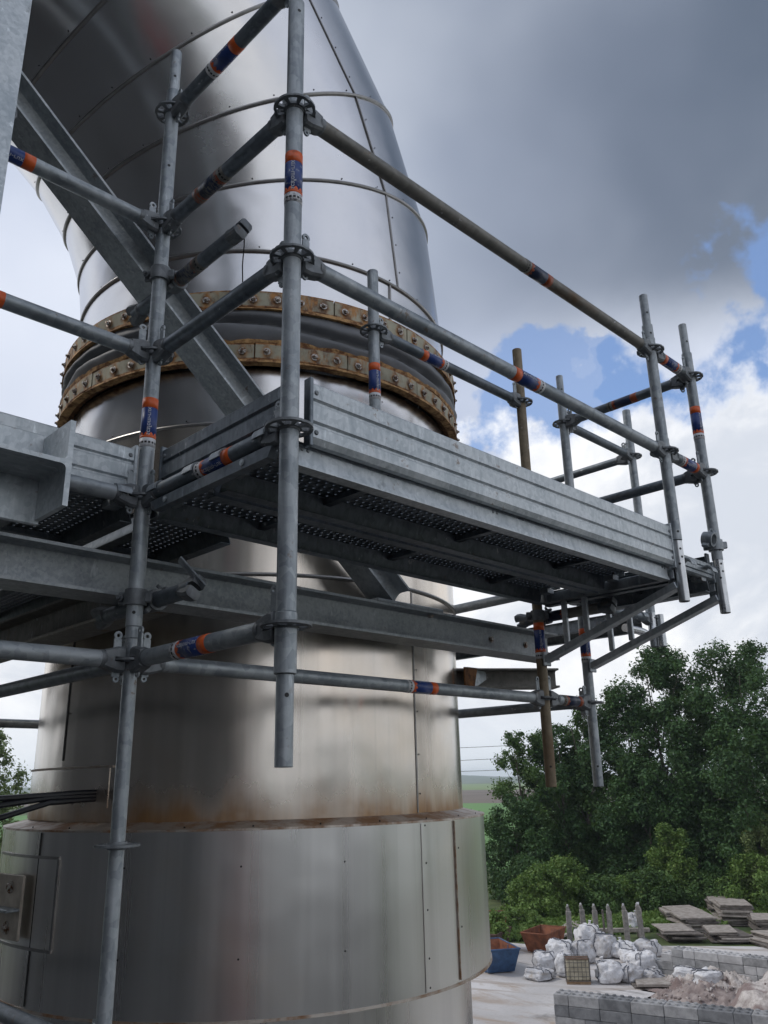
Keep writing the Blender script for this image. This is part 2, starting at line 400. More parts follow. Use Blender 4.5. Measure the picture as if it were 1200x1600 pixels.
def leafmat(name, a, b, c_):
    t = material(name)
    n_ = t.noise(t.oo, .4, 4, .65).outputs[0]; n2_ = t.noise(t.pos, 3.2, 2, .5).outputs[0]
    c = t.mix(t.ramp(n_, .35, .65), a, b); c = t.mix(t.ramp(n2_, .5, .7, 0, .8), c, c_)
    setp(t, Base_Color=c, Roughness=.55, Specular_IOR_Level=.3)
    tr = t.add('ShaderNodeBsdfTranslucent', None, Color=t.mix(.5, c, (.16, .22, .03)))
    mx = t.add('ShaderNodeMixShader', None, i0=.22); t.l.new(t.b.outputs[0], mx.inputs[1]); t.l.new(tr.outputs[0], mx.inputs[2])
    t.l.new(mx.outputs[0], t.out.inputs[0])
leafmat('leaf_dark', (.026, .066, .026), (.052, .115, .036), (.09, .165, .05))
leafmat('leaf_mid', (.045, .095, .028), (.08, .15, .042), (.13, .21, .06))
leafmat('leaf_bush', (.085, .16, .035), (.14, .23, .055), (.23, .31, .085))
leafmat('leaf_pale', (.10, .15, .055), (.17, .225, .085), (.26, .31, .13))
# yard: dusty concrete with rust-brown run-off and wheel tracks
t = material('yard')
a_ = t.noise(t.pos, .12, 6, .6).outputs[0]; b_ = t.noise(t.vmul(t.pos, (.35, .1, 1)), 1, 7, .68, 1.2).outputs[0]; f_ = t.noise(t.pos, 6, 5, .6).outputs[0]
c = t.mix(t.ramp(a_, .35, .65), (.40, .385, .38), (.56, .54, .535))
c = t.mix(t.ramp(b_, .5, .66, 0, .8), c, (.30, .225, .16))
w_ = t.noise(t.vmul(t.pos, (.5, .16, 1)), .6, 6, .7, .6).outputs[0]
c = t.mix(t.ramp(w_, .54, .64, 0, .8), c, (.15, .14, .13))
tk = t.add('ShaderNodeTexWave', {'wave_type': 'BANDS', 'bands_direction': 'DIAGONAL'}, Vector=t.vmul(t.pos, (.5, .22, 0)), Scale=.55, Distortion=5.0, Detail=3.0).outputs[1]
c = t.mix(t.math('MULTIPLY', t.ramp(tk, .8, .95), t.ramp(a_, .4, .6, .1, .6)), c, (.28, .23, .19))
c = t.mix(t.ramp(f_, .5, .75, 0, .35), c, (.24, .225, .21))
setp(t, Base_Color=c, Roughness=.85); bump(t, f_, .3, .02)

# ================================================================== THE SETTING
def sheet(name, pts, z, mat, kind='structure', label=None):
    mb = MB(); mb.add([(x, y, z) for x, y in pts], [tuple(range(len(pts)))])
    o = part(name, mb, mat, None, None, None); tag(o, label, None, None, kind); return o
def fan(b0, b1, r0, r1, n=14):         # part of a ring round the camera's foot, between two bearings
    p = [(CP.x + r0 * math.cos(math.radians(b0 + (b1 - b0) * i / n)), CP.y + r0 * math.sin(math.radians(b0 + (b1 - b0) * i / n))) for i in range(n + 1)]
    q = [(CP.x + r1 * math.cos(math.radians(b0 + (b1 - b0) * i / n)), CP.y + r1 * math.sin(math.radians(b0 + (b1 - b0) * i / n))) for i in range(n + 1)]
    return p + q[::-1]
sheet('ground', [(-7000, -7000), (7000, -7000), (7000, 7000), (-7000, 7000)], GZ - .05, 'grass_ground')
sheet('yard', [(22, -40), (54, -40), (54, 22), (49.5, 28), (46, 33), (40, 60), (12, 60)], GZ, 'yard')
sheet('dark_ground', [(-160, -260), (60, -260), (26, -38), (24, 10), (16, 64), (-160, 64)], GZ + .004, 'asphalt')  # out-of-view ground made dark so the steel undersides reflect less light
sheet('field', [(90, 20), (420, 40), (270, 420), (40, 300)], GZ - .03, 'field_green')
sheet('field', [(345, 100), (900, 300), (640, 900), (180, 640), (290, 300)], GZ - .02, 'field_soil')
sheet('field', [(860, -200), (2100, -100), (1500, 2100), (-100, 2200), (180, 900), (640, 900)], GZ - .01, 'field_pale')
def hills():
    mb = MB(); n = 160; rows = [(3000, 0), (3600, .55), (4300, 1), (5200, .8), (6200, 0)]
    for j, (r, k) in enumerate(rows):
        for i in range(n + 1):
            a = math.radians(-10 + 110 * i / n)
            h = 26 + 34 * noise.noise(V((a * 5 + j * .3, j * .35, 3))) + 10 * noise.noise(V((a * 19, j, 1)))
            mb.v.append((CP.x + r * math.cos(a), CP.y + r * math.sin(a), GZ - 1 + max(3, h) * k))
    for j in range(len(rows) - 1):
        for i in range(n): mb.f.append((j * (n + 1) + i, j * (n + 1) + i + 1, (j + 1) * (n + 1) + i + 1, (j + 1) * (n + 1) + i)); mb.m.append(0)
    tag(part('hills', mb, 'hill', None, None, None), None, None, None, 'structure')
hills()

# ================================================================== THE DUCT
CX, CY, RD, RS = 1.4135, 1.3242, 1.0362, 1.134
DUCT = V((CX, CY, 0))
def arc(mb, r, z0, z1, a0, a1, thick=.004, seg=None, mi=0):
    a0, a1 = math.radians(a0), math.radians(a1); n = seg or max(4, int(abs(a1 - a0) / math.radians(3)))
    mb.lathe([(r, z0), (r, z1), (r - thick, z1), (r - thick, z0)], n, a0, a1, mi, T(DUCT), True)
    return mb
def ring_bead(mb, c, nrm, r, rad, n=120, k=8):
    M = axis_frame(c, nrm)
    mb.lathe([(r + rad * math.cos(2 * PI * i / k), rad * math.sin(2 * PI * i / k)) for i in range(k)], n, 0, 2 * PI, 0, M, True)
stack = thing('round_duct', 'wide round stainless clad duct with stepped skirt behind the scaffold', 'duct', (CX, CY, GZ))
def panels(cuts, r, z0, z1, mat, name='cladding_panel', lap=.003):
    for k in range(len(cuts)):
        a0, a1 = cuts[k], cuts[(k + 1) % len(cuts)]
        if a1 <= a0: a1 += 360
        wpart(name, arc(MB(), r + lap * (k % 2), z0, z1, a0 - .15, a1 + .15), mat, stack)
panels([-85, 5, 95, 184.5], RD, -.985, -.02, 'cladding')
panels([-96, -6, 84, 174], RD + .0015, -.018, .660, 'cladding')
panels([-95, -5, 85, 175], RD, .664, .935, 'cladding_upper')
panels([-90, 10, 100, 188], RS, -1.622, -1.007, 'cladding_skirt')
panels([-97, -7, 83, 173], RD, GZ, -1.63, 'cladding_skirt')
wpart('shelf', MB().lathe([(RD - .01, -.968), (RD + .002, -.978), (RS - .006, -1.000), (RS + .004, -1.001), (RS + .005, -1.009), (RS - .02, -1.009)], 120, 0, 2 * PI, 0, T(DUCT)), 'shelf', stack)
wpart('shelf', MB().lathe([(RD - .01, -1.618), (RS + .004, -1.618), (RS + .005, -1.628), (RD - .01, -1.632)], 120, 0, 2 * PI, 0, T(DUCT)), 'shelf', stack)
for z in (-.02, .662):
    mb = MB(); ring_bead(mb, (CX, CY, z), (0, 0, 1), RD + .003, .009); wpart('seam_band', mb, 'seam', stack)
def lap_strip(r, ang, z0, z1, wdt=.45, mat='seam'):
    wpart('lap_strip', arc(MB(), r + .006, z0, z1, ang - wdt / 2, ang + wdt / 2, .006, 2), mat, stack)
lap_strip(RD, -85, -.975, -.03); lap_strip(RD, -95, .672, .93); lap_strip(RS, -90, -1.615, -1.012, .35, 'cladding_skirt'); lap_strip(RS, -78.4, -1.61, -1.012, .22, 'shelf')
lap_strip(RD, 184.6, -.74, -.03, .5, 'black'); lap_strip(RS, 188, -1.61, -1.012, .35, 'black')
lap_strip(RD, -96, .0, .65)
def screws(pts, parent, rad=.0042):
    mb = MB()
    for (p, nrm) in pts:
        M = axis_frame(p, nrm); mb.lathe([(0, rad * .7), (rad * .6, rad * .55), (rad, 0)], 8, 0, 2 * PI, 0, M)
    o = wpart('screws', mb, 'black', parent); tag(o, None, None, None, 'stuff'); return o
def cyl_pt(r, ang, z):
    a = math.radians(ang); n = V((math.cos(a), math.sin(a), 0)); return (DUCT + n * r + V((0, 0, z)), n)
sc = [cyl_pt(RS + .002, a, z) for a in (-128, -108.5, -150) for z in (-1.13, -1.43)]
sc += [cyl_pt(RS + .009, -89.2, z) for z in (-1.02, -1.16, -1.33, -1.5, -1.6)] + [cyl_pt(RS + .006, -77.3, z) for z in (-1.12, -1.42)]
sc += [cyl_pt(RD + .004, -84, z) for z in (-.38, -.56, -.74, -.9)] + [cyl_pt(RD + .006, 185.6, z) for z in (-.13, -.35, -.55)]
sc += [cyl_pt(RD + .006, -94, z) for z in (.7, .78, .87)] + [cyl_pt(RD + .01, a, .68) for a in range(-178, 0, 11)]
sc += [cyl_pt(RS - .02, a, -.995) for a in range(-178, -10, 13)]
screws(sc, stack)
# flashing box low on the left flank, access panel with bolted bracket plate on the skirt
wpart('flashing_box', arc(MB(), RD + .006, -.925, -.775, 160, 201, .008), 'cladding', stack)
wpart('flashing_box', arc(MB(), RD + .006, -.972, -.926, 158, 203, .01), 'cladding', stack)
wpart('flashing_lip', arc(MB(), RD + .012, -.774, -.766, 159, 202, .015), 'shelf', stack)
acc = wpart('access_panel', arc(MB(), RS + .006, -1.42, -1.10, 168, 194.6, .008), 'cladding_skirt', stack)
fr = MB(); arc(fr, RS + .010, -1.425, -1.415, 168, 194.6, .018); arc(fr, RS + .010, -1.105, -1.095, 168, 194.6, .018); arc(fr, RS + .010, -1.414, -1.106, 194.2, 194.8, .018, 2)
wpart('panel_frame', fr, 'seam', acc)
pl = axis_frame(cyl_pt(RS + .035, 181, -1.28)[0], (-1, -.1, 0), (0, 0, 1))      # local x sideways, y up, z outward
wpart('bracket_plate', MB().cbox(-.10, .10, -.115, .115, -.006, .006, .003, 0, pl), 'plate_beige', stack)
wpart('bracket_fin', MB().cbox(-.12, .10, -.012, .0, .006, .06, .003, 0, pl), 'galv', stack)
def hexbolt(mb, M, r=.014, h=.012, shank=0.0, rs=.007):
    mb.lathe([(0, h), (r * .8, h), (r, h * .75), (r, 0)], 6, 0, 2 * PI, 0, M)
    mb.lathe([(r * 1.5, 0), (r * 1.5, .003), (r * .9, .003)], 14, 0, 2 * PI, 0, M)
    if shank: mb.lathe([(rs, h * .9), (rs, h + shank), (0, h + shank)], 10, 0, 2 * PI, 0, M)
    return mb
for (u, v_) in ((.0, .07), (.0, -.075)):
    wpart('bolt', hexbolt(MB(), pl @ T((u + .01, v_, .006)), .016, .014), 'bolt', stack)
screws([(pl @ V((x, -.09, .007)), pl.to_3x3() @ V((0, 0, 1))) for x in (-.08, -.07)], stack, .005)

# elbow: straight segments between mitre planes every 15 degrees, bending towards -X
elbow = thing('duct_elbow', 'polished stainless duct elbow of mitred segments curving up to the left', 'duct', (CX, CY, 1.2))
ZB, RB = 1.554, 2.058
def mitre(th):
    return V((CX - RB * (1 - math.cos(th)), CY, ZB + RB * math.sin(th))), V((-math.sin(th), 0, math.cos(th)))
def ringpts(c, nrm, r, n=144):
    e1 = V((nrm.z, 0, -nrm.x)); e2 = V((0, 1, 0))
    return [c + e1 * (r * math.cos(2 * PI * i / n)) + e2 * (r * math.sin(2 * PI * i / n)) for i in range(n)]
ths = [math.radians(15 * k) for k in range(7)]
rings = [(V((CX, CY, 1.20)), V((0, 0, 1)))] + [mitre(t_) for t_ in ths] + [(mitre(ths[-1])[0] + V((-7.0, 0, 0)), V((-1, 0, 0)))]
for k in range(len(rings) - 1):
    a = ringpts(*rings[k], RD + .002 * (k % 2)); b = ringpts(*rings[k + 1], RD + .002 * (k % 2)); n = len(a)
    mb = MB(); sub = 3
    for j in range(sub + 1): mb.v += [tuple(a[i].lerp(b[i], j / sub)) for i in range(n)]
    for j in range(sub): mb.f += [(j * n + i, j * n + (i + 1) % n, (j + 1) * n + (i + 1) % n, (j + 1) * n + i) for i in range(n)]
    mb.m = [0] * len(mb.f)
    wpart('elbow_segment', mb, 'cladding_upper', elbow, 60)
    if k >= 1:
        mb = MB(); ring_bead(mb, rings[k][0], rings[k][1], RD + .003, .0095, 144); wpart('seam_band', mb, 'seam', elbow)
    # longitudinal lap: runs up the -Y flank
    c0, n0 = rings[k]; c1, n1_ = rings[k + 1]; an = math.radians(-90 + (0 if k == 0 else 3.5))
    q = []
    for (cc, nn) in ((c0, n0), (c1, n1_)):
        e1 = V((nn.z, 0, -nn.x)); e2 = V((0, 1, 0))
        for da in (-.0045, .0045):
            rr = e1 * math.cos(an + da) + e2 * math.sin(an + da); q.append(cc + rr * (RD + .007)); q.append(cc + rr * (RD - .002))
    mb = MB(); mb.add(q, [(0, 2, 6, 4), (0, 4, 5, 1), (2, 3, 7, 6), (0, 1, 3, 2), (4, 6, 7, 5)]); wpart('lap_strip', mb, 'seam', elbow)
sc = []
for k in range(1, 7):
    c, n_ = rings[k]; e1 = V((n_.z, 0, -n_.x)); e2 = V((0, 1, 0))
    for i in range(0, 28):
        a = 2 * PI * i / 28; rr = e1 * math.cos(a) + e2 * math.sin(a); sc.append((c + rr * (RD + .004) + n_ * .022, rr))
    if k < 6:
        cn = rings[k + 1][0]
        for f in (.2, .5, .8): 
            rr = e1 * math.cos(math.radians(-84.8)) + e2 * math.sin(math.radians(-84.8)); sc.append((c.lerp(cn, f) + rr * (RD + .003), rr))
screws(sc, elbow)

# expansion joint: two bolted flange rings with a fabric sleeve between them
joint = thing('expansion_joint', 'rusty bolted flange rings with grey fabric sleeve around the duct', 'expansion joint', (CX, CY, .92))
RF = 1.098
def flange(z0, z1, name, lip_below, lip_above, nplate=16, nb=64, off=0.0):
    fl = wpart(name, MB().lathe([(RD - .002, z0 + .004), (RF - .014, z0 + .004), (RF - .014, z1 - .004), (RD - .002, z1 - .004)], 120, 0, 2 * PI, 0, T(DUCT)), 'rust', joint)
    per = nb // nplate
    for k in range(nplate):
        a0 = 2 * PI * k / nplate + off + .003; a1 = 2 * PI * (k + 1) / nplate + off - .003
        seg = 10; jit = R_.uniform(-.002, .003)
        mb = MB().lathe([(RF - .013, z0), (RF + jit, z0), (RF + jit, z1), (RF - .013, z1)], seg, a0, a1, 0, T(DUCT), True)
        inv = WM[joint.name].inverted(); mb.v = [tuple(inv @ V(p)) for p in mb.v]
        me = mb.mesh('flange_plate', 'flange_paint'); uvl = me.uv_layers.new(name='uv')
        for lp in me.loops:
            p = me.vertices[lp.vertex_index].co; a = math.atan2(p.y, p.x) - off
            uvl.data[lp.index].uv = ((a / (2 * PI) * nb) % 1000, (p.z + .92 - z0) / (z1 - z0))
        part('flange_plate', me, None, fl, WM[joint.name].copy())
    bm_ = hexbolt(MB(), Matrix.Identity(4), .0115, .010, .007, .006).mesh('bolt', 'bolt')
    for i in range(nb):
        a = off + 2 * PI * (i + .5) / nb; p, n_ = cyl_pt(RF + .002, math.degrees(a), z0 + (z1 - z0) * (.45 + R_.uniform(-.04, .04)))
        M = axis_frame(p, n_ + V((R_.uniform(-.1, .1), R_.uniform(-.1, .1), R_.uniform(-.12, .12)))) @ RZ(R_.random() * 3)
        part('bolt', bm_, None, fl, M)
    for (zz, dz) in lip_below + lip_above:          # torn rusty gasket edge
        mb = MB(); n = 260
        for i in range(n):
            a = 2 * PI * i / n; j = noise.noise(V((math.cos(a) * 9, math.sin(a) * 9, zz * 7))) + .5 * noise.noise(V((math.cos(a) * 31, math.sin(a) * 31, zz)))
            r = RF + .004 + .006 * j; ze = zz + dz * (1 + .75 * j)
            for (rr, z_) in ((RF - .03, zz), (r - .004, zz), (r, ze), (r - .010, ze), (RF - .035, ze)):
                mb.v.append((CX + rr * math.cos(a), CY + rr * math.sin(a), z_))
        mb.f = [(i * 5 + t_, ((i + 1) % n) * 5 + t_, ((i + 1) % n) * 5 + t_ + 1, i * 5 + t_ + 1) for i in range(n) for t_ in range(4)]; mb.m = [0] * len(mb.f)
        wpart('gasket_lip', mb, 'rust_lip', fl)
flange(1.215, 1.298, 'upper_flange', [(1.214, -.014)], [], off=.05)
flange(.948, 1.026, 'lower_flange', [(.947, -.012)], [(1.027, .016)], off=.11)
mb = MB(); n, q = 240, 22
for i in range(n):
    a = 2 * PI * i / n; ca, sa = math.cos(a), math.sin(a)
    for j in range(q):
        s_ = j / (q - 1); z = 1.03 + .185 * s_
        wv_ = noise.noise(V((ca * 2.2, sa * 2.2, 5)))
        fold = .5 + .22 * wv_
        bul = .030 * math.sin(PI * s_) - .045 * math.exp(-((s_ - fold) / .10) ** 2) * (1 + .6 * noise.noise(V((ca * 5, sa * 5, 2))))
        r = RF - .022 + bul + .008 * noise.noise(V((ca * 12, sa * 12, s_ * 3)))
        mb.v.append((CX + r * ca, CY + r * sa, z + .006 * noise.noise(V((ca * 6, sa * 6, 9)))))
mb.f = [(i * q + t_, ((i + 1) % n) * q + t_, ((i + 1) % n) * q + t_ + 1, i * q + t_ + 1) for i in range(n) for t_ in range(q - 1)]; mb.m = [0] * len(mb.f)
wpart('fabric_sleeve', mb, 'fabric', joint, 80)

# cables leaving the flashing box
for k, (dz, label) in enumerate([(0.0, 'upper black cable leaving the duct at far left'), (-.026, 'middle black cable leaving the duct at far left'), (-.075, 'lowest black cable sagging away from the duct')]):
    o = thing('cable', label, 'cable', (.4, 1.02, -.88), 0, 'black cables at the duct')
    p = [V((.46, 1.03, -.866 - .012 * k)), V((.36, .99, -.866 - .013 * k)), V((.22, .97, -.872 + dz * .35)), V((0, .96, -.88 + dz)), V((-.4, .95, -.87 + dz * 1.9)), V((-1.2, .9, -.8 + dz * 2.6))]
    wpart('sheath', MB().path(p, .011, 10), 'cable', o)

# ================================================================== STEELWORK
def hprofile(h, b, tf, tw, fil=.012):
    y, z = b / 2, h / 2
    half = [(y, -z), (y, -z + tf), (tw / 2 + fil, -z + tf), (tw / 2 + fil * .3, -z + tf + fil * .3), (tw / 2, -z + tf + fil),
            (tw / 2, z - tf - fil), (tw / 2 + fil * .3, z - tf - fil * .3), (tw / 2 + fil, z - tf), (y, z - tf), (y, z)]
    return half + [(-a, c) for a, c in half[::-1]]
def hbeam(parent, p0, p1, h, b, tf=.010, tw=.008, up=(0, 0, 1), mat='galv_beam', name='section'):
    p0, p1 = V(p0), V(p1); L = (p1 - p0).length
    x = (p1 - p0).normalized(); z = (V(up) - x * V(up).dot(x)).normalized(); y = z.cross(x)
    M = Matrix((x, y, z)).transposed().to_4x4(); M.translation = p0
    pf = hprofile(h, b, tf, tw); n = len(pf); mb = MB()
    mb.add([(0, a, c) for a, c in pf] + [(L, a, c) for a, c in pf], [(i, (i + 1) % n, n + (i + 1) % n, n + i) for i in range(n)] + [tuple(range(n))[::-1], tuple(range(n, 2 * n))])
    return part(name, mb, mat, parent, M, 30)
BY, BH, BW = .160, .132, .14
b_ = thing('steel_beam', 'long galvanised H beam crossing in front of the duct below the platform', 'beam', (.9, BY, -.29))
hbeam(b_, (-2.6, BY, -.224), (2.36, BY, -.224), BH, BW)
for x in (1.9, 2.17): wpart('bolt', hexbolt(MB(), axis_frame((x, BY - .006, -.224), (0, -1, 0)), .010, .008), 'bolt', b_)
b_ = thing('steel_brace', 'diagonal galvanised H beam rising to the upper left across the duct', 'beam', (1.3, BY, -.158))
# brace: its section stands in the plane of the beam
bd = V((-1.892, 0, 1.578)).normalized()
hbeam(b_, V((1.262, BY, -.125)) - bd * .0, V((1.262, BY, -.125)) + bd * 3.2, .115, .125, .009, .007, (0.64, 0, .77))
wpart('base_plate', MB().cbox(1.10, 1.50, BY - .068, BY + .068, -.1575, -.143, .003), 'galv_beam', b_)
wpart('bolt', hexbolt(MB(), axis_frame((1.44, BY - .045, -.1725), (0, 0, -1)), .010, .010), 'bolt', b_)
b_ = thing('steel_beam', 'dark H beam running back beneath the left deck from the long beam', 'beam', (.19, 1.2, -.29))
hbeam(b_, (.19, BY + .075, -.226), (.19, 4.5, -.226), .13, .14, mat='galv_rusty')
b_ = thing('steel_beam', 'second dark H beam running back further left under the deck', 'beam', (-.55, 1.2, -.29))
hbeam(b_, (-.62, BY + .075, -.226), (-.62, 4.5, -.226), .13, .14, mat='galv_rusty')
b_ = thing('support_bracket', 'rust stained steel bracket under the beam end beside the duct', 'bracket', (2.3, .5, -.3))
hbeam(b_, (2.12, .66, -.345), (2.62, .30, -.345), .10, .12, mat='galv_rusty')
wpart('gusset', MB().prism([(2.16, -.292), (2.16, -.40), (2.20, -.40), (2.42, -.292)], .52, .532), 'galv_light', b_)
wpart('gusset', MB().prism([(2.10, -.30), (2.10, -.40), (2.17, -.40), (2.20, -.30)], .49, .50), 'rust', b_)
b_ = thing('steel_beam', 'pale H beam end with vertical flange at the left edge', 'beam', (-.47, -.22, -.06))
hbeam(b_, (-.475, -.30, -.062), (-.475, -.135, -.062), .23, .232, .014, .012, (1, 0, 0), 'galv_light')
wpart('end_plate', MB().cbox(-.70, -.362, -.134, -.120, -.19, .065, .003), 'galv_light', b_)
b_ = thing('steel_column', 'galvanised steel column close by at the top left edge', 'column', (-.70, -.16, .2))
hbeam(b_, (-.70, -.15, .07), (-.70, -.15, 4.2), .2, .2, .012, .01, (0, 1, 0), 'galv_light')
h_ = thing('hook', 'grey steel hook on the column above the left ledger', 'hook', (-.56, .0, 1.1))
wpart('hook_bar', MB().path([(-.60, -.03, 1.13), (-.585, -.03, 1.155), (-.56, -.03, 1.16), (-.54, -.03, 1.145), (-.535, -.03, 1.115), (-.545, -.03, 1.10)], .006, 8), 'cast', h_)
wpart('tie', MB().cbox(-.60, -.568, -.045, -.015, 1.045, 1.10, .008), 'paper', h_)

# ================================================================== SCAFFOLD
TR = .02415
def tube_mesh(L, r=TR, wall=.0035, n=28):
    e = .0015
    return MB().lathe([(r - wall, .0), (r - e, 0), (r, e), (r, L - e), (r - e, L), (r - wall, L)], n, 0, 2 * PI, 0, None, True)
def tube(parent, p0, p1, mat='galv', r=TR, name='tube', wall=.0035):
    p0, p1 = V(p0), V(p1)
    return part(name, tube_mesh((p1 - p0).length, r, wall).mesh(name, mat), None, parent, axis_frame(p0, p1 - p0) @ Matrix.Identity(4))
def rosette_mesh():
    mb = MB(); n = 48; rr = [.0235, .0315, .0520, .0610]; h = .0045
    solid = lambda i, k: k != 1 or (i % 6) in (0, 5)
    vid = {}
    def vx(i, k, s_):
        i %= n; key = (i, k, s_)
        if key not in vid:
            a = 2 * PI * i / n; r = rr[k] - (.0022 if k == 3 and i % 6 == 3 else 0)
            vid[key] = len(mb.v); mb.v.append((r * math.cos(a), r * math.sin(a), h * s_ * (.72 if k == 3 else 1)))
        return vid[key]
    for i in range(n):
        for k in range(3):
            if not solid(i, k): continue
            mb.f.append((vx(i, k, 1), vx(i, k + 1, 1), vx(i + 1, k + 1, 1), vx(i + 1, k, 1)))
            mb.f.append((vx(i, k, -1), vx(i + 1, k, -1), vx(i + 1, k + 1, -1), vx(i, k + 1, -1)))
            if k == 2 or not solid(i, k + 1): mb.f.append((vx(i, k + 1, -1), vx(i + 1, k + 1, -1), vx(i + 1, k + 1, 1), vx(i, k + 1, 1)))
            if k == 0 or not solid(i, k - 1): mb.f.append((vx(i, k, -1), vx(i, k, 1), vx(i + 1, k, 1), vx(i + 1, k, -1)))
            if k == 1:
                for (ii, j) in ((i - 1, i), (i + 1, i + 1)):
                    if not solid(ii % n, 1): mb.f.append((vx(j, 1, -1), vx(j, 2, -1), vx(j, 2, 1), vx(j, 1, 1)))
    mb.m = [0] * len(mb.f)
    # weld collars above and below
    for s_ in (1, -1): mb.lathe([(.0238, s_ * .0105), (.0262, s_ * .0095), (.0275, s_ * .0042)], 28)
    return mb.mesh('rosette', 'cast', 40)
ROS = rosette_mesh()
def head_mesh():
    mb = MB()
    o = [(.092, .0245), (.074, .030), (.050, .037), (.029, .037), (.0262, .030), (.0262, .0065), (.060, .0065), (.060, -.0065), (.0262, -.0065),
         (.0262, -.030), (.029, -.037), (.050, -.037), (.074, -.030), (.092, -.0245)]
    lay = [(-.0215, .82), (-.014, 1), (.014, 1), (.0215, .82)]; n = len(o)
    for y, s_ in lay: mb.v += [(.06 + (x - .06) * (s_ * .5 + .5), y, z * (s_ if abs(z) > .01 else 1)) for x, z in o]
    for k in range(3): mb.f += [(k * n + i, k * n + (i + 1) % n, (k + 1) * n + (i + 1) % n, (k + 1) * n + i) for i in range(n)]
    mb.f += [tuple(range(n))[::-1], tuple(range(3 * n, 4 * n))]; mb.m = [0] * len(mb.f)
    mb.lathe([(.0246, 0), (.0262, .004), (.0262, .012), (.0246, .016)], 24, 0, 2 * PI, 0, Matrix.Translation((.084, 0, 0)) @ Matrix.Rotation(PI / 2, 4, 'Y'))
    return mb.mesh('wedge_head', 'cast', 35)
HEAD = head_mesh()
def wedge_mesh():
    mb = MB()
    mb.cbox(.034, .058, -.003, .003, -.044, .0665, .001)
    mb.lathe([(.0055, -.003), (.0125, -.003), (.0125, .003), (.0055, .003)], 16, 0, 2 * PI, 0, Matrix.Translation((.046, 0, .0755)) @ Matrix.Rotation(PI / 2, 4, 'X'), True)
    mb.lathe([(.004, -.0028), (.0095, -.0028), (.0095, .0028), (.004, .0028)], 14, 0, 2 * PI, 0, Matrix.Translation((.044, 0, -.050)) @ Matrix.Rotation(PI / 2, 4, 'X'), True)
    return mb.mesh('wedge', 'galv', 35)
WEDGE = wedge_mesh()
def text_mesh():
    cu = bpy.data.curves.new('lettering', 'FONT'); cu.body = 'scafom-rux'; cu.size = .0185; cu.align_x = 'CENTER'; cu.align_y = 'CENTER'; cu.resolution_u = 2
    ob = bpy.data.objects.new('tmp', cu); COL.objects.link(ob)
    me0 = ob.evaluated_get(bpy.context.evaluated_depsgraph_get()).to_mesh()
    vs = [v.co.copy() for v in me0.vertices]; fs = [tuple(p.vertices) for p in me0.polygons]
    bpy.data.objects.remove(ob)
    L = max(v.x for v in vs) - min(v.x for v in vs); k = .096 / L
    mb = MB(); r = TR + .0021
    for v in vs:
        a = v.y * k / r; mb.v.append((r * math.cos(a), r * math.sin(a), v.x * k))
    mb.f = fs; mb.m = [0] * len(fs)
    return mb.mesh('lettering', 'decal_text', None)
TEXT = text_mesh()
def sticker_mesh(mats=('decal_orange', 'decal_blue', 'decal_white', 'black')):
    mb = MB(); r = TR + .0009
    def band(z0, z1, mi, e=.0): mb.lathe([(r - .001, z0), (r, z0 + .0003), (r, z1 - .0003), (r - .001, z1)], 28, 0, 2 * PI, mi)
    band(-.085, -.055, 2); band(-.055, -.047, 0); band(-.047, .050, 1); band(.050, .085, 0)
    n = 10                                                       # scalloped orange wave over the foot of the blue field
    for i in range(n):
        a = 2 * PI * i / n; b = 2 * PI / n
        mb.add([((r + .0003) * math.cos(a + t_ * b), (r + .0003) * math.sin(a + t_ * b), z) for t_, z in ((0, -.047), (.25, -.047), (.5, -.047), (.75, -.047), (1, -.047), (.75, -.040), (.5, -.036), (.25, -.040))],
               [(0, 1, 7), (1, 2, 6, 7), (2, 3, 5, 6), (3, 4, 5)], 0)
    for i in range(14):                                          # small dark print on the white foot
        a = 2 * PI * i / 14
        mb.add([((r + .0004) * math.cos(a + t_), (r + .0004) * math.sin(a + t_), z) for t_, z in ((0, -.074), (.3, -.074), (.3, -.067), (0, -.067))], [(0, 1, 2, 3)], 3)
    return mb.mesh('sticker', list(mats), None)
STICK = sticker_mesh(); STICK_WORN = sticker_mesh(('orange_worn', 'blue_worn', 'galv_rusty', 'black'))
def sticker(parent, p, dirv, rot=None, text=True):
    M = axis_frame(p, dirv) @ RZ(rot if rot is not None else R_.uniform(0, 6.28))
    s_ = part('sticker', STICK if text else STICK_WORN, None, parent, M)
    if text:
        for k in range(3):
            part('lettering', TEXT, None, s_, M @ T((0, 0, .0005)) @ RZ(2 * PI * k / 3))
HOLE = MB().lathe([(.0052, 0), (.0052, .004), (0, .004)], 12).mesh('pin_hole', 'black')
def pin_hole(parent, x, y, z, ang, r=TR):
    n_ = V((math.cos(ang), math.sin(ang), 0))
    part('pin_hole', HOLE, None, parent, axis_frame(V((x, y, z)) + n_ * (r - .0036), n_))
VIEW = math.radians(-135)      # most pin holes face the camera side

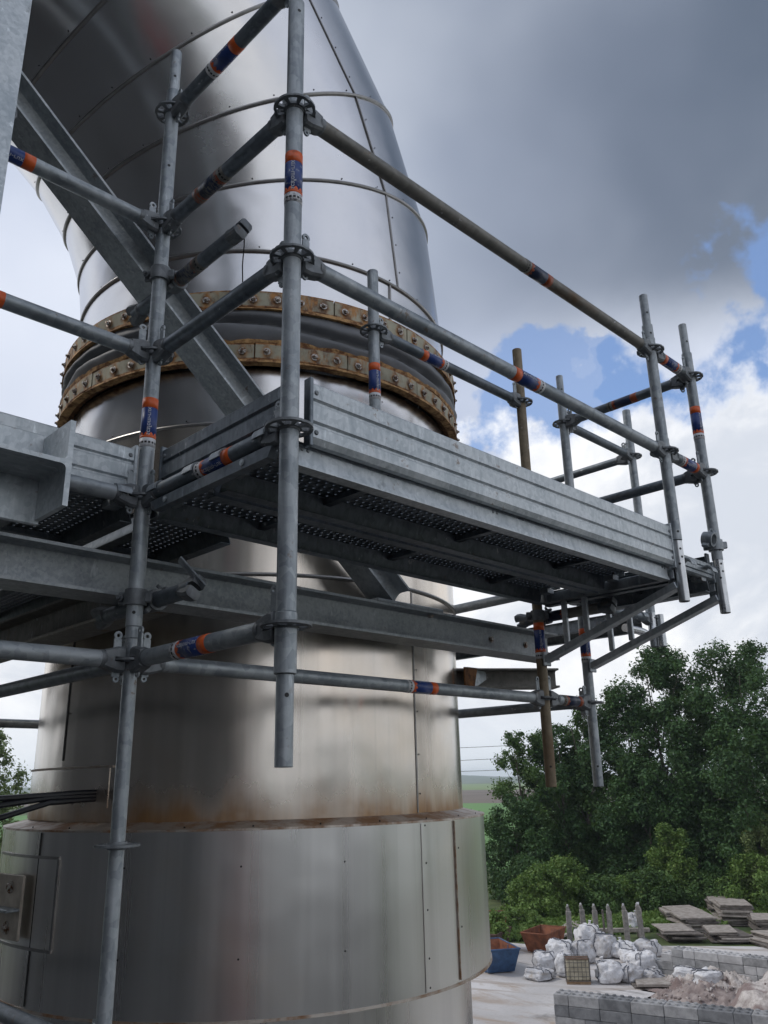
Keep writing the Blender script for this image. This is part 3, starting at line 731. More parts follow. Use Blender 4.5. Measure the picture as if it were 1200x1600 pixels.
def standard(label, x, y, z0, z1, ros, stick=None, mat='galv', segs=None, holes=(), rot=None):
    """segs: list of (z0, z1, radius, material) from the bottom up"""
    s_ = thing('scaffold_standard', label, 'scaffold post', (x, y, z0), 0, 'upright scaffold posts')
    for (a, b, r, mt) in (segs or [(z0, z1, TR, mat)]): tube(s_, (x, y, a), (x, y, b), mt, r)
    for z in ros: part('rosette', ROS, None, s_, T((x, y, z)) @ RZ(PI / 8))
    for z in (stick or []): sticker(s_, (x, y, z), (0, 0, 1), rot)
    for (z, r, a) in holes: pin_hole(s_, x, y, z, VIEW + a, r)
    return s_
SP = .0192
standard('left grey scaffold post running the full height, striped sticker at eye level', 0, 0, -3.4, 1.79, [1.5, 1, .5, 0, -.5, -1, -1.5, -2],
         [.255], 'galv', [(-3.4, -.435, .0205, 'galv'), (-.435, -.40, .0225, 'galv'), (-.40, 1.60, TR, 'galv'), (1.60, 1.79, SP, 'galv')], [(1.66, SP, .3), (-.36, TR, .2), (1.0 + .25, TR, .4)], VIEW + .35)
standard('nearest scaffold post hanging free in front, sticker near its top', 0, -.73, -.815, 1.406, [1, .5, 0, -.5], [.752], 'galv',
         [(-.815, -.612, .0205, 'galv'), (-.612, -.47, .0262, 'galv'), (-.47, 1.406, TR, 'galv')], [(-.66, .0205, .35), (1.355, TR, .5)], VIEW + .1)
standard('scaffold post at the outer right corner, nearer of the outer pair', 2.07, -.73, .095, 1.29, [1, .5], None, 'galv',
         [(.095, 1.13, TR, 'galv'), (1.13, 1.29, SP, 'galv')], [(.13, TR, .15), (1.19, SP, .1), (1.08, TR, .2)])
standard('rightmost scaffold post with orange and blue sticker', 2.46, -.73, .075, 1.292, [1, .5], [.752], 'galv',
         [(.075, 1.13, TR, 'galv'), (1.13, 1.292, SP, 'galv')], [(.12, TR, .3), (1.19, SP, .2)], VIEW + .4)
standard('short scaffold post with sticker in front of the fabric sleeve', 1.015, 0, .03, 1.297, [1, .5], [.752], 'galv', None, (), VIEW + .6)
standard('rusty brown scaffold post passing behind the toe board', 2.07, 0, -.887, 1.307, [1, .5, 0, -.5], [-.235], 'tube_brown', None, [(-.80, TR, .0)], VIEW + .1)
standard('grey inner scaffold post right of the rusty brown one', 2.46, 0, -.892, 1.289, [1, .5, 0, -.5], [-.22], 'galv',
         [(-.892, 1.13, TR, 'galv'), (1.13, 1.289, SP, 'galv')], [(-.80, TR, .0), (1.2, SP, .2)], VIEW + .2)
standard('farthest thin scaffold post behind the right corner', 3.19, 0, -.157, 1.307, [1, .5, 0], None, 'galv')
standard('scaffold post hidden behind the duct on the right deck', 3.19, 2.07, -.157, 1.307, [1, .5, 0], None, 'galv')
standard('scaffold post beyond the left edge of the deck', -1.09, 0, -3.4, 1.79, [1, .5, 0, -.5], None, 'galv')
standard('scaffold post at the back left corner behind the duct', 0, 2.57, -3.4, 1.3, [1, .5, 0, -.5, -1.5], None, 'galv')
standard('scaffold post at the back right corner behind the duct', 2.46, 2.57, -.9, 1.3, [1, .5, 0, -.5], None, 'galv')

def ledger(label, p0, p1, mat='galv', stick=None, flip=False, ends=(1, 1), rot=None, name='scaffold_ledger', group='horizontal scaffold tubes', text=True):
    p0, p1 = V(p0), V(p1); d_ = (p1 - p0).normalized(); a = math.atan2(d_.y, d_.x)
    s_ = thing(name, label, 'scaffold tube', p0.lerp(p1, .5), 0, group)
    tube(s_, p0 + d_ * (.088 if ends[0] else .03), p1 - d_ * (.088 if ends[1] else .03), mat)
    for k, (p, ang) in enumerate(((p0, a), (p1, a + PI))):
        if not ends[k]: continue
        h = part('wedge_head', HEAD, None, s_, T(p) @ RZ(ang))
        part('wedge', WEDGE, None, h, T(p + V((0, 0, R_.uniform(-.012, .02)))) @ RZ(ang))
    if stick is not None: sticker(s_, p0.lerp(p1, stick), -d_ if flip else d_, rot, text)
    return s_
Y0 = -.73
ledger('topmost loose tube slanting off the top of the picture, sticker at its middle', (0, 0, 1.5), (0, Y0, 1.5), 'galv_dark', .47)
ledger('upper short guard tube joining the two near posts, scraped sticker', (0, 0, 1), (0, Y0, 1), 'galv_dark', .42, True, text=False)
ledger('middle short guard tube joining the two near posts, no sticker', (0, 0, .5), (0, Y0, .5), 'galv_dark')
tr = ledger('heavy transom carrying the plank hooks, orange sticker between the hooks', (0, 0, 0), (0, Y0, 0), 'galv_dark', .56)
wpart('stiffener', MB().prism([(-.07, -.030), (-.09, -.062), (-.66, -.062), (-.68, -.030)], -.014, .014, 0, Matrix.Rotation(PI / 2, 4, 'Z')), 'galv_dark', tr)
for y in (-.16, -.55): wpart('rivet', hexbolt(MB(), axis_frame((-.0145, y, -.044), (-1, 0, 0)), .006, .004), 'galv_light', tr)
ledger('lowest short tube joining the two near posts, worn blue sticker', (0, 0, -.5), (0, Y0, -.5), 'galv', .46)
ledger('long rust tinged top guard rail sloping down to the right', (0, Y0, 1), (2.07, Y0, 1), 'galv_rusty', .57, text=False)
ledger('long middle guard rail with bright orange and blue sticker', (0, Y0, .5), (2.07, Y0, .5), 'galv', .51, True)
ledger('short top tube joining the two outer right posts', (2.07, Y0, 1), (2.46, Y0, 1), 'galv_dark', .45, True)
ledger('short lower tube joining the two outer right posts', (2.07, Y0, .5), (2.46, Y0, .5), 'galv_dark', .55)
ledger('upper end guard tube between rightmost post and grey inner post', (2.46, Y0, 1), (2.46, 0, 1), 'galv_dark', .5, True, text=False)
ledger('lower end guard tube between rightmost post and grey inner post', (2.46, Y0, .5), (2.46, 0, .5), 'galv_dark')
ledger('inner guard rail with sticker in front of the fabric sleeve', (1.015, 0, 1), (2.07, 0, 1), 'galv_dark', .36, True)
ledger('top tube from grey inner post to the farthest thin post', (2.46, 0, 1), (3.19, 0, 1), 'galv_dark')
ledger('tube running back from the farthest thin post', (3.19, 0, 1), (3.19, 2.07, 1), 'galv_dark')
ledger('upper left guard tube with orange and dark blue sticker at the edge', (-1.09, 0, 1), (0, 0, 1), 'galv', .505, rot=VIEW)
ledger('lower left guard tube with sticker cut by the picture edge', (-1.09, 0, .5), (0, 0, .5), 'galv', .475)
ledger('tube under the left toe board with one plank hook showing', (-1.09, 0, 0), (0, 0, 0), 'galv')
ledger('bright left tube at the lowest level meeting the left post', (-1.09, 0, -.5), (0, 0, -.5), 'galv')
ledger('long low tube crossing in front of the duct, sticker at its middle', (0, 0, -.5), (2.07, 0, -.5), 'galv', .595, rot=VIEW + .4)
ledger('short low tube between the rusty brown and grey inner posts', (2.07, 0, -.5), (2.46, 0, -.5), 'galv', .55, text=False)
ledger('dark tube running back from the left post with blue paint', (0, 0, -.5), (0, 2.57, -.5), 'galv_dark')
ledger('lowest tube running back at the bottom left corner', (0, 0, -1.5), (0, 2.57, -1.5), 'galv_dark')
ledger('low tube running back to the duct from the grey inner post', (2.46, 0, -.5), (2.415, .86, -.5), 'galv_dark', None, False, (1, 0))
ledger('far tube behind the duct at the left edge', (0, 2.57, -.5), (2.46, 2.57, -.5), 'galv_dark')
ledger('tube running back from the rusty brown post under the deck', (2.07, 0, 0), (2.09, .60, 0), 'galv_light', None, False, (1, 0))
ledger('tube between grey inner post and farthest thin post at deck level', (2.46, 0, 0), (3.19, 0, 0), 'galv_dark')

# stub tubes clamped on with couplers
def clamp_ring(mb, M, r=TR):
    mb.lathe([(r + .0005, -.024), (r + .0085, -.024), (r + .010, 0), (r + .0085, .024), (r + .0005, .024)], 24, 0, 2 * PI, 0, M, True)
    mb.cbox(r + .004, r + .030, -.006, .006, -.020, .020, .003, 0, M @ RZ(2.2)); mb.cbox(r + .004, r + .026, -.008, .008, -.016, .016, .003, 0, M @ RZ(-.9))
    mb.tube(M @ RZ(2.2) @ V((r + .018, -.024, 0)), M @ RZ(2.2) @ V((r + .018, .030, 0)), .006, 8)
    mb.tube(M @ RZ(2.2) @ V((r + .018, .006, 0)), M @ RZ(2.2) @ V((r + .018, .018, 0)), .011, 6)
def stub(label, px, y0, y1, z, sx, lever, sticker_at=None, py=0.0, mat='galv_dark'):
    s_ = thing('clamped_tube', label, 'scaffold tube', (px + sx, (y0 + y1) / 2, z), 0, 'short tubes clamped to posts')
    tube(s_, (px + sx, y0 + .02, z), (px + sx, y1 - .02, z), mat)
    c = MB(); clamp_ring(c, T((px, py, z)), TR + .0005); wpart('coupler', c, 'cast', s_)
    c = MB(); clamp_ring(c, axis_frame((px + sx, py, z), (0, 1, 0)), TR + .0005); wpart('coupler', c, 'cast', s_)
    for (yy, ang) in ((y0, PI / 2), (y1, -PI / 2)):
        M = T((px + sx, yy - math.sin(ang) * .03, z)) @ RZ(ang) @ Matrix.Rotation(.5, 4, 'X')
        part('wedge_head', HEAD, None, s_, M)
    if lever: wpart('wedge', MB().cbox(-.003, .003, -.013, .013, -.03, .085, .001, 0, T((px + sx, y0 - .005, z + .02)) @ Matrix.Rotation(-.55, 4, 'Y') @ Matrix.Rotation(-.5, 4, 'X')), 'galv', s_)
    if sticker_at is not None: sticker(s_, (px + sx, sticker_at, z), (0, 1, 0), None, False)
    return s_
stub('short loose tube with cast end clamped high on the left post', 0, -.40, .30, .81, .062, False, -.085)
stub('short loose tube with cast end and raised wedge low on the left post', 0, -.235, .36, -.312, .062, True)
stub('short dark tube with blue band clamped under the deck corner', 2.07, -.37, .16, -.115, .062, False, -.06, 0.0, 'galv_rusty')
mb = MB(); clamp_ring(mb, T((2.46, Y0, .145)), TR + .0005); clamp_ring(mb, axis_frame((2.40, Y0, .165), (0, 1, .3)), TR)
o = thing('tube_coupler', 'open grey coupler clamped on the rightmost post above the toe board', 'coupler', (2.46, Y0, .145)); wpart('clamp', mb, 'galv', o)
o = thing('tie_wire', 'thin wire hanging from the loose tube against the duct', 'wire', (.07, -.40, .75))
wpart('strand', MB().path([(.066, -.40, .80), (.08, -.38, .765), (.10, -.345, .72), (.12, -.32, .68)], .0022, 6), 'black', o)

# ---------------- planks
PW = .32
def plank(label, p0, p1, light=False, name='scaffold_plank'):
    p0, p1 = V(p0), V(p1); L = (p1 - p0).length; x = (p1 - p0).normalized(); z = V((0, 0, 1)); y = z.cross(x)
    M = Matrix((x, y, z)).transposed().to_4x4(); M.translation = p0
    s_ = tag(put(bpy.data.objects.new(name, None), None, M), label, 'scaffold plank', 'perforated steel planks')
    key = round(L, 3)
    if key not in PL:
        a0, a1 = .045, L - .045
        d_ = MB(); pw, px = .0290, .0290; ny = 9; nx = int((a1 - a0 - .02) / px); ys = -ny * pw / 2; xs = (a0 + a1) / 2 - nx * px / 2; hr = .0048; zt = -.006
        for j in range(ny):
            off = 0 if j % 2 else .0
            for i in range(nx):
                cx_, cy_ = xs + (i + .5) * px, ys + (j + .5) * pw
                ox = (.25 if j % 2 else -.25) * px * .7
                c4 = [(cx_ - px / 2, cy_ - pw / 2), (cx_ + px / 2, cy_ - pw / 2), (cx_ + px / 2, cy_ + pw / 2), (cx_ - px / 2, cy_ + pw / 2)]
                oc = [(cx_ + ox + hr * math.cos(PI / 4 * k - 3 * PI / 4), cy_ + hr * math.sin(PI / 4 * k - 3 * PI / 4)) for k in range(8)]
                vs = [(a, b, zt) for a, b in c4] + [(a, b, zt) for a, b in oc] + [(a, b, zt - .0035) for a, b in oc]
                fs = []
                for k in range(4):
                    k0, k1, k2 = 4 + 2 * k, 4 + (2 * k + 1) % 8, 4 + (2 * k + 2) % 8
                    fs += [(k, k1, k0), (k, (k + 1) % 4, k1), ((k + 1) % 4, k2, k1)]
                fs += [(4 + k, 4 + (k + 1) % 8, 12 + (k + 1) % 8, 12 + k) for k in range(8)]
                d_.add(vs, fs)
        for (u0, u1, v0, v1) in ((a0, a1, -PW / 2 + .004, ys), (a0, a1, -ys, PW / 2 - .004), (a0, xs, ys, -ys), (xs + nx * px, a1, ys, -ys)):
            d_.add([(u0, v0, zt), (u1, v0, zt), (u1, v1, zt), (u0, v1, zt)], [(0, 1, 2, 3)])
        rail = MB(); q = [(-.012, -.0045), (-.009, -.0035), (-.009, -.017), (.0035, -.021), (.0035, -.052), (.010, -.068), (.010, -.074), (-.030, -.074), (-.030, -.0715), (.006, -.0705), (.006, -.066), (0, -.053)]
        n = len(q); rail.add([(u, b, c) for u in (a0 - .012, a1 + .012) for b, c in q], [(i, (i + 1) % n, n + (i + 1) % n, n + i) for i in range(n)] + [tuple(range(n))[::-1], tuple(range(n, 2 * n))])
        hook = MB(); ro, ri = .0305, .0255; pts = []
        for k in range(9):
            a = PI * (1.02 - k / 8 * 1.06); pts.append((ro * math.cos(a), ro * math.sin(a)))
        inn = [(ri * math.cos(PI * (1.02 - k / 8 * 1.06)), ri * math.sin(PI * (1.02 - k / 8 * 1.06))) for k in range(8, -1, -1)]
        hook.prism(pts + inn, -.024, .024); hook.box(.026, .075, -.022, .022, -.032, -.010)
        rib = MB().prism([(-.014, -.012), (-.014, -.030), (.014, -.030), (.014, -.012)], -PW / 2 + .016, PW / 2 - .016)
        PL[key] = (d_.mesh('deck_plate', 'galv_dark', None), rail.mesh('side_rail', 'galv_dark'), rail.mesh('side_rail', 'galv_light'), hook.mesh('hook', 'galv'), rib.mesh('cross_rib', 'galv_dark'))  # dark zinc puts under-deck shade into the colour; pale copy for the lit rail
    d_, rail, rail_l, hook, rib = PL[key]
    part('deck_plate', d_, None, s_, M)
    part('side_rail', rail, None, s_, M @ T((0, PW / 2 - .0105, 0)))
    part('side_rail', rail_l if light else rail, None, s_, M @ T((L, -PW / 2 + .0105, 0)) @ RZ(PI))
    for v_ in (-.10, .10):
        part('hook', hook, None, s_, M @ T((0, v_, 0))); part('hook', hook, None, s_, M @ T((L, v_, 0)) @ RZ(PI))
    for f in (.2, .5, .8): part('cross_rib', rib, None, s_, M @ T((L * f, 0, 0)))
    for v_, sg in ((PW / 2, 1), (-PW / 2, -1)):
        for u in (.055, .075, .095, L * .42, L * .42 + .02, L - .055, L - .075):
            part('rivet', RIV, None, s_, M @ T((u, v_ * 1 - sg * .0072, -.024)) @ axis_frame((0, 0, 0), (0, sg, 0)))
    return s_
PL = {}
RIV = MB().lathe([(0, .003), (.004, .0024), (.0058, 0)], 10).mesh('rivet', 'cast')
plank('outer perforated steel plank under the front toe board', (0, -.535, 0), (2.07, -.535, 0), True)
plank('inner perforated steel plank next to the duct side', (0, -.195, 0), (2.07, -.195, 0))
for k, x in enumerate((-.175, -.505, -.835)):
    plank(['left deck plank next to the left post seen from below', 'middle plank of the left deck seen from below', 'outermost plank of the left deck at the picture edge'][k], (x, 0, 0), (x, 2.57, 0))
plank('plank running back between left post and duct', (.19, .0, 0), (.19, 2.57, 0))
plank('plank of the far right deck running back', (2.98, 0, 0), (2.98, 2.07, 0))
plank('short gap plank at the right end of the platform', (2.245, -.73, 0), (2.245, 0, 0))

# ---------------- toe boards
def toe_board(label, p0, p1, outward, h=.152, z0=.006, mat='galv_light', caps=(1, 1), k_=1.0):
    p0, p1 = V(p0), V(p1); L = (p1 - p0).length; x = (p1 - p0).normalized(); z = V((0, 0, 1)); y = z.cross(x)
    sg = 1 if y.dot(V(outward)) > 0 else -1
    M = Matrix((x, y, z)).transposed().to_4x4(); M.translation = p0
    s_ = tag(put(bpy.data.objects.new('toe_board', None), None, M), label, 'toe board', 'steel toe boards')
    # folded sheet: flat bands with two pressed grooves and a rolled foot
    o = [(-.012, .0), (.003, .002), (.012, .016), (.012, .042), (.005, .047), (.005, .052), (.012, .057), (.012, .098), (.005, .103), (.005, .108), (.012, .113), (.012, h - .004), (.008, h), (-.006, h)]
    i_ = [(-.006, h - .003), (.007, h - .004), (.009, h - .008), (.009, .114), (.002, .109), (.002, .102), (.009, .097), (.009, .058), (.002, .053), (.002, .046), (.009, .041), (.009, .017), (.001, .005), (-.012, .003)]
    q = [(a * sg, b * k_ + z0) for a, b in o + i_]; n = len(q)
    mb = MB(); mb.add([(u, b, c) for u in (0, L) for b, c in q], [(i, (i + 1) % n, n + (i + 1) % n, n + i) for i in range(n)] + [tuple(range(n))[::-1], tuple(range(n, 2 * n))])
    part('board', mb, mat, s_, M, 25)
    for k, u in ((0, 0), (1, L)):
        if caps[k]: part('end_cap', MB().cbox(u - .006, u + .006, min(-.012 * sg, .016 * sg), max(-.012 * sg, .016 * sg), z0 - .01, h * k_ + z0 + .012, .002), mat if k else 'galv_dark', s_, M)
    for u in (.018, L - .018):
        for zz in (.028, .128):
            part('rivet', RIV2, None, s_, M @ T((u, .012 * sg, zz * k_ + z0)) @ axis_frame((0, 0, 0), (0, sg, 0)))
    return s_
RIV2 = MB().lathe([(0, .004), (.0055, .0034), (.0075, 0)], 12).mesh('rivet', 'cast')
toe_board('long ribbed steel toe board along the front of the platform', (.075, -.712, 0), (2.045, -.712, 0), (0, -1, 0), .152, -.016, 'galv_light', (1, 1), 1.14)
toe_board('dark streaked toe board across the near end of the platform', (.040, -.045, 0), (.040, -.685, 0), (-1, 0, 0), mat='galv_dark')
toe_board('streaked pale toe board left of the left post', (-1.05, .012, 0), (-.035, .012, 0), (0, -1, 0), .152, .0, 'galv_light', (1, 1), 1.05)
toe_board('short toe board between the two outer right posts', (2.10, -.70, 0), (2.44, -.70, 0), (0, -1, 0), .152, -.02, 'galv', (1, 1), .5)
toe_board('toe board across the right end of the platform', (2.44, -.69, 0), (2.44, -.04, 0), (1, 0, 0), .152, .0, 'galv_dark', (1, 1), .66)

# ---------------- cantilever brackets
def bar(mb, p0, p1, w_, h_, up=(1, 0, 0)):
    p0, p1 = V(p0), V(p1); M = axis_frame(p0, p1 - p0, up); mb.cbox(-w_ / 2, w_ / 2, -h_ / 2, h_ / 2, 0, (p1 - p0).length, .0025, 0, M)
def bracket(label, x):
    s_ = thing('cantilever_bracket', label, 'scaffold bracket', (x, -.36, -.17), 0, 'cantilever brackets under the right end')
    tube(s_, (x, Y0, -.167), (x, Y0, .093), 'zinc_bright', .0222, 'spigot_tube', .003)
    for (z, a) in ((.055, .2), (.02, .35), (-.01, -.3)): pin_hole(s_, x, Y0, z, VIEW + a, .0222)
    mb = MB(); bar(mb, (x, Y0 + .022, -.045), (x, -.030, -.045), .045, .042); wpart('top_rail', mb, 'galv', s_)
    mb = MB(); bar(mb, (x, Y0 + .018, -.095), (x, -.034, -.325), .030, .050); wpart('diagonal', mb, 'galv_light', s_)
    for y in (-.15, -.26): 
        zz = -.325 + (y + .034) / (Y0 + .052) * .23
        mb = MB(); mb.cbox(x - .008, x + .008, y - .013, y + .013, zz + .022, -.067, .002); wpart('strut', mb, 'galv_light', s_)
    mb = MB(); mb.cbox(x - .028, x + .028, -.036, -.0265, -.355, -.29, .003); wpart('foot_plate', mb, 'galv', s_)
    mb = MB(); mb.cbox(x - .004, x + .004, Y0 + .02, Y0 + .06, -.10, .06, .002); wpart('side_plate', mb, 'galv', s_)
    return s_
bracket('cantilever bracket from the rusty brown post to the nearer outer post', 2.07)
bracket('cantilever bracket from the grey inner post to the rightmost post', 2.46)
o = thing('pipe_fitting', 'bright bent tube fitting below the farthest thin post', 'tube fitting', (3.1, -.02, -.1))
wpart('elbow_tube', MB().path([(2.86, -.01, -.085), (3.0, -.01, -.085), (3.06, -.01, -.09), (3.12, -.01, -.10), (3.15, -.02, -.07), (3.155, -.02, -.02), (3.155, -.02, .03)], .022, 16), 'zinc_bright', o)
tube(o, (3.19, -.05, -.16), (3.19, -.05, .02), 'zinc_bright', .0215)

# ================================================================== UNSEEN BUILDING added behind the camera for the steel to reflect
bl = thing('reflected_building', 'unseen dark clad building added behind the camera for the steel to reflect', 'building', (-12, 4, GZ))
mb = MB(); mb.box(-24, -10.1, -13.2, 22, GZ, 9); wpart('wall', mb, 'wall_dark', bl)
wpart('red_reflection_panel', MB().box(-10.1, -10.0, -12.9, -11.6, GZ, -1.2), 'red_paint', bl)  # unseen red panel, added only to reflect as a red streak in the skirt
for k in range(25):
    y = -10.2 + k * 1.25; wpart('cladding_rib', MB().box(-10.1, -10.02, y, y + .5, GZ, 8.9), 'wall_dark', bl)
wpart('roof', MB().box(-24.2, -9.9, -13.4, 22.2, 9.02, 9.3), 'galv_dark', bl)

# ================================================================== TREES AND BUSHES
NPR = np.random.default_rng(11)
def limb_path(p, dirv, L, r, n=5, wob=.12):
    p = V(p); d_ = V(dirv).normalized(); out = [p.copy()]
    for i in range(n):
        d_ = (d_ + V((R_.uniform(-wob, wob), R_.uniform(-wob, wob), R_.uniform(-.02, .1)))).normalized(); p = p + d_ * (L / n); out.append(p.copy())
    return out, [max(.015, r * (1 - .85 * i / n)) for i in range(n + 1)]
def tree(label, x, y, h, rad, mat, leaves, size, base=.12, cat='tree', name='tree', group='trees behind the yard', lobes=26, trunk_r=None, dens=.35):
    e = thing(name, label, cat, (x, y, GZ), 0, group)
    tr_ = MB(); pth, rs = limb_path((x, y, GZ - .1), (R_.uniform(-.06, .06), R_.uniform(-.06, .06), 1), h * .86, trunk_r or h * .013, 8, .06); tr_.path(pth, rs, 9)
    wpart('trunk', tr_, 'bark', e)
    L_ = []; lobes = int(lobes * 3.3); ph = R_.uniform(0, 9)
    for k in range(lobes):
        f = base + (1 - base) * ((k + R_.random()) / lobes)
        g_ = (f - base) / (1 - base)
        prof = (min(1, .62 + g_ * 1.3) if g_ < .35 else math.sqrt(max(.02, 1 - ((g_ - .35) / .67) ** 2.2)))
        a = R_.uniform(0, 2 * PI); prof *= 1 + .30 * noise.noise(V((math.cos(a) * 1.3 + ph, math.sin(a) * 1.3, f * 4)))
        q = rad * prof * (R_.random() ** .45); lr = rad * R_.uniform(.17, .34) * (1.1 - .4 * g_) + .12
        c = V((x + q * math.cos(a), y + q * math.sin(a), GZ + h * f * .985 - lr * .45)); L_.append((c, lr))
        if k % 5 == 0:
            i = min(len(pth) - 2, max(1, int(f * 8 * .8))); lb, lr_ = limb_path(pth[i], c - pth[i], (c - pth[i]).length, rs[i] * .45, 4, .1)
            wpart('limb', MB().path(lb, lr_, 6), 'bark', e)
    w_ = np.array([lr ** 2 for c, lr in L_]); cnt = (w_ / w_.sum() * leaves * 3.3).astype(int); P = []; NU = []
    for (c, lr), k in zip(L_, cnt):
        u = NPR.normal(size=(k, 3)); u /= np.linalg.norm(u, axis=1)[:, None]
        lump = np.array([noise.noise(V((ux * 1.7 + c.x, uy * 1.7 + c.y, uz * 1.7 + c.z))) for ux, uy, uz in u])
        rr = lr * (1 - (dens + .25) * NPR.random(k)) * (1 + .8 * lump) * np.where(NPR.random(k) < .12, 1.35, 1.0)
        P.append(np.array(c)[None] + u * rr[:, None] * np.array([1, 1, .85])[None]); NU.append(u * .6 + np.array([0, 0, .7])[None])
    P = np.concatenate(P); NU = np.concatenate(NU); P[:, 2] = np.maximum(P[:, 2], GZ + .05)
    inv = np.array([x, y, GZ]); quads('crown', P - inv, NU, size * .54, mat, e, WM[e.name].copy(), 1.5, NPR, .8)
    return e
tree('tallest dark tree at the right edge of the picture', 77.5, 30.5, 22.4, 6.6, 'leaf_dark', 26000, .36)
tree('tall dark tree just left of the tallest one, rounded top', 74.5, 35.6, 22.6, 5.2, 'leaf_dark', 23000, .36)
tree('dark tree of middle height behind the paving stacks', 72.5, 39.6, 18.6, 4.6, 'leaf_dark', 18000, .35)
tree('pale topped thin tree between the hanging posts', 70.5, 42.9, 17.6, 2.6, 'leaf_mid', 7500, .33, dens=.55)
tree('dark tree directly behind the hanging posts', 68.5, 44.8, 15.2, 3.4, 'leaf_dark', 11000, .34)
tree('small airy tree at the left end of the row', 65.6, 47.0, 14.6, 3.2, 'leaf_mid', 9000, .32, dens=.55)
tree('low dark tree filling the row behind the bushes', 69.5, 37.0, 11.5, 3.8, 'leaf_dark', 10000, .34, .05)
tree('broad dark tree far right behind the block wall', 72.5, 29.0, 15.5, 5.0, 'leaf_dark', 17000, .34, .05)
tree('low dark tree at the left end beside the duct', 63.0, 46.0, 8.8, 3.3, 'leaf_dark', 8500, .33, .03)
tree('dark tree deep in the row behind the airy one', 75.5, 48.5, 12.5, 4.2, 'leaf_dark', 9000, .36, .05)
tree('leafy tree left of the duct at the picture edge', 25.0, 72.0, 15.2, 4.0, 'leaf_pale', 8000, .34, .1, 'tree', 'tree', 'trees left of the duct', dens=.6)
tree('smaller leafy tree further left of the duct', 17.0, 68.0, 12.5, 3.6, 'leaf_mid', 7000, .34, .1, 'tree', 'tree', 'trees left of the duct', dens=.6)
tree('low scrub below the leafy trees left of the duct', 19.0, 60.0, 7.0, 4.0, 'leaf_bush', 6000, .33, .05, 'bush', 'bush', 'trees left of the duct', 16)
for k, (lb, x, y, h, r, mt) in enumerate([
    ('light green bush right beside the duct', 56.5, 39.0, 4.9, 2.5, 'leaf_bush'), ('rounded light green bush left of the concrete posts', 59.0, 39.0, 5.4, 2.5, 'leaf_bush'),
    ('low green bush behind the leftmost concrete post', 60.0, 36.6, 3.6, 2.1, 'leaf_mid'), ('green bush behind the middle concrete posts', 62.5, 36.0, 3.2, 2.2, 'leaf_bush'),
    ('green bush behind the rightmost concrete post', 64.0, 34.0, 4.2, 2.3, 'leaf_mid'), ('upright light green bush above the paving stacks', 66.5, 33.3, 6.4, 1.9, 'leaf_bush'),
    ('low bush behind the paving stacks', 67.0, 31.0, 3.6, 2.3, 'leaf_mid'), ('big light green bush at the right edge', 68.0, 27.2, 5.6, 2.6, 'leaf_bush'),
    ('pale flowering bush at the right edge above the others', 69.5, 27.0, 7.0, 1.9, 'leaf_pale'), ('weeds around the old skips', 50.5, 37.5, 1.8, 1.8, 'leaf_bush'), ('dark bush under the left end trees', 60.0, 43.0, 5.2, 2.6, 'leaf_dark')]):
    tree(lb, x, y, h * (1 if k in (5, 8) else .74), r, mt, 5200 if h > 3 else 2500, .26, .06, 'bush', 'bush', 'bushes along the yard edge', 16, .05, .4)
# rough grass along the yard edge
n = 24000
u = NPR.random(n); v_ = NPR.random(n)
gx = 46 + 22 * u; gy = 37 - 13 * u + (v_ - .35) * 7 * (1 + .0 * u)
keep = (gx > 50.0 + 0 * gy) | (gy > 32.5)
P = np.stack([gx, gy, GZ + .02 + .22 * NPR.random(n)], 1)[keep]
o = quads('grass', P, np.array([0, 0, .35]), .24, 'leaf_bush', None, None, 2.0, NPR, 1.0); tag(o, 'rough green grass strip along the yard edge', 'grass', None, 'stuff')

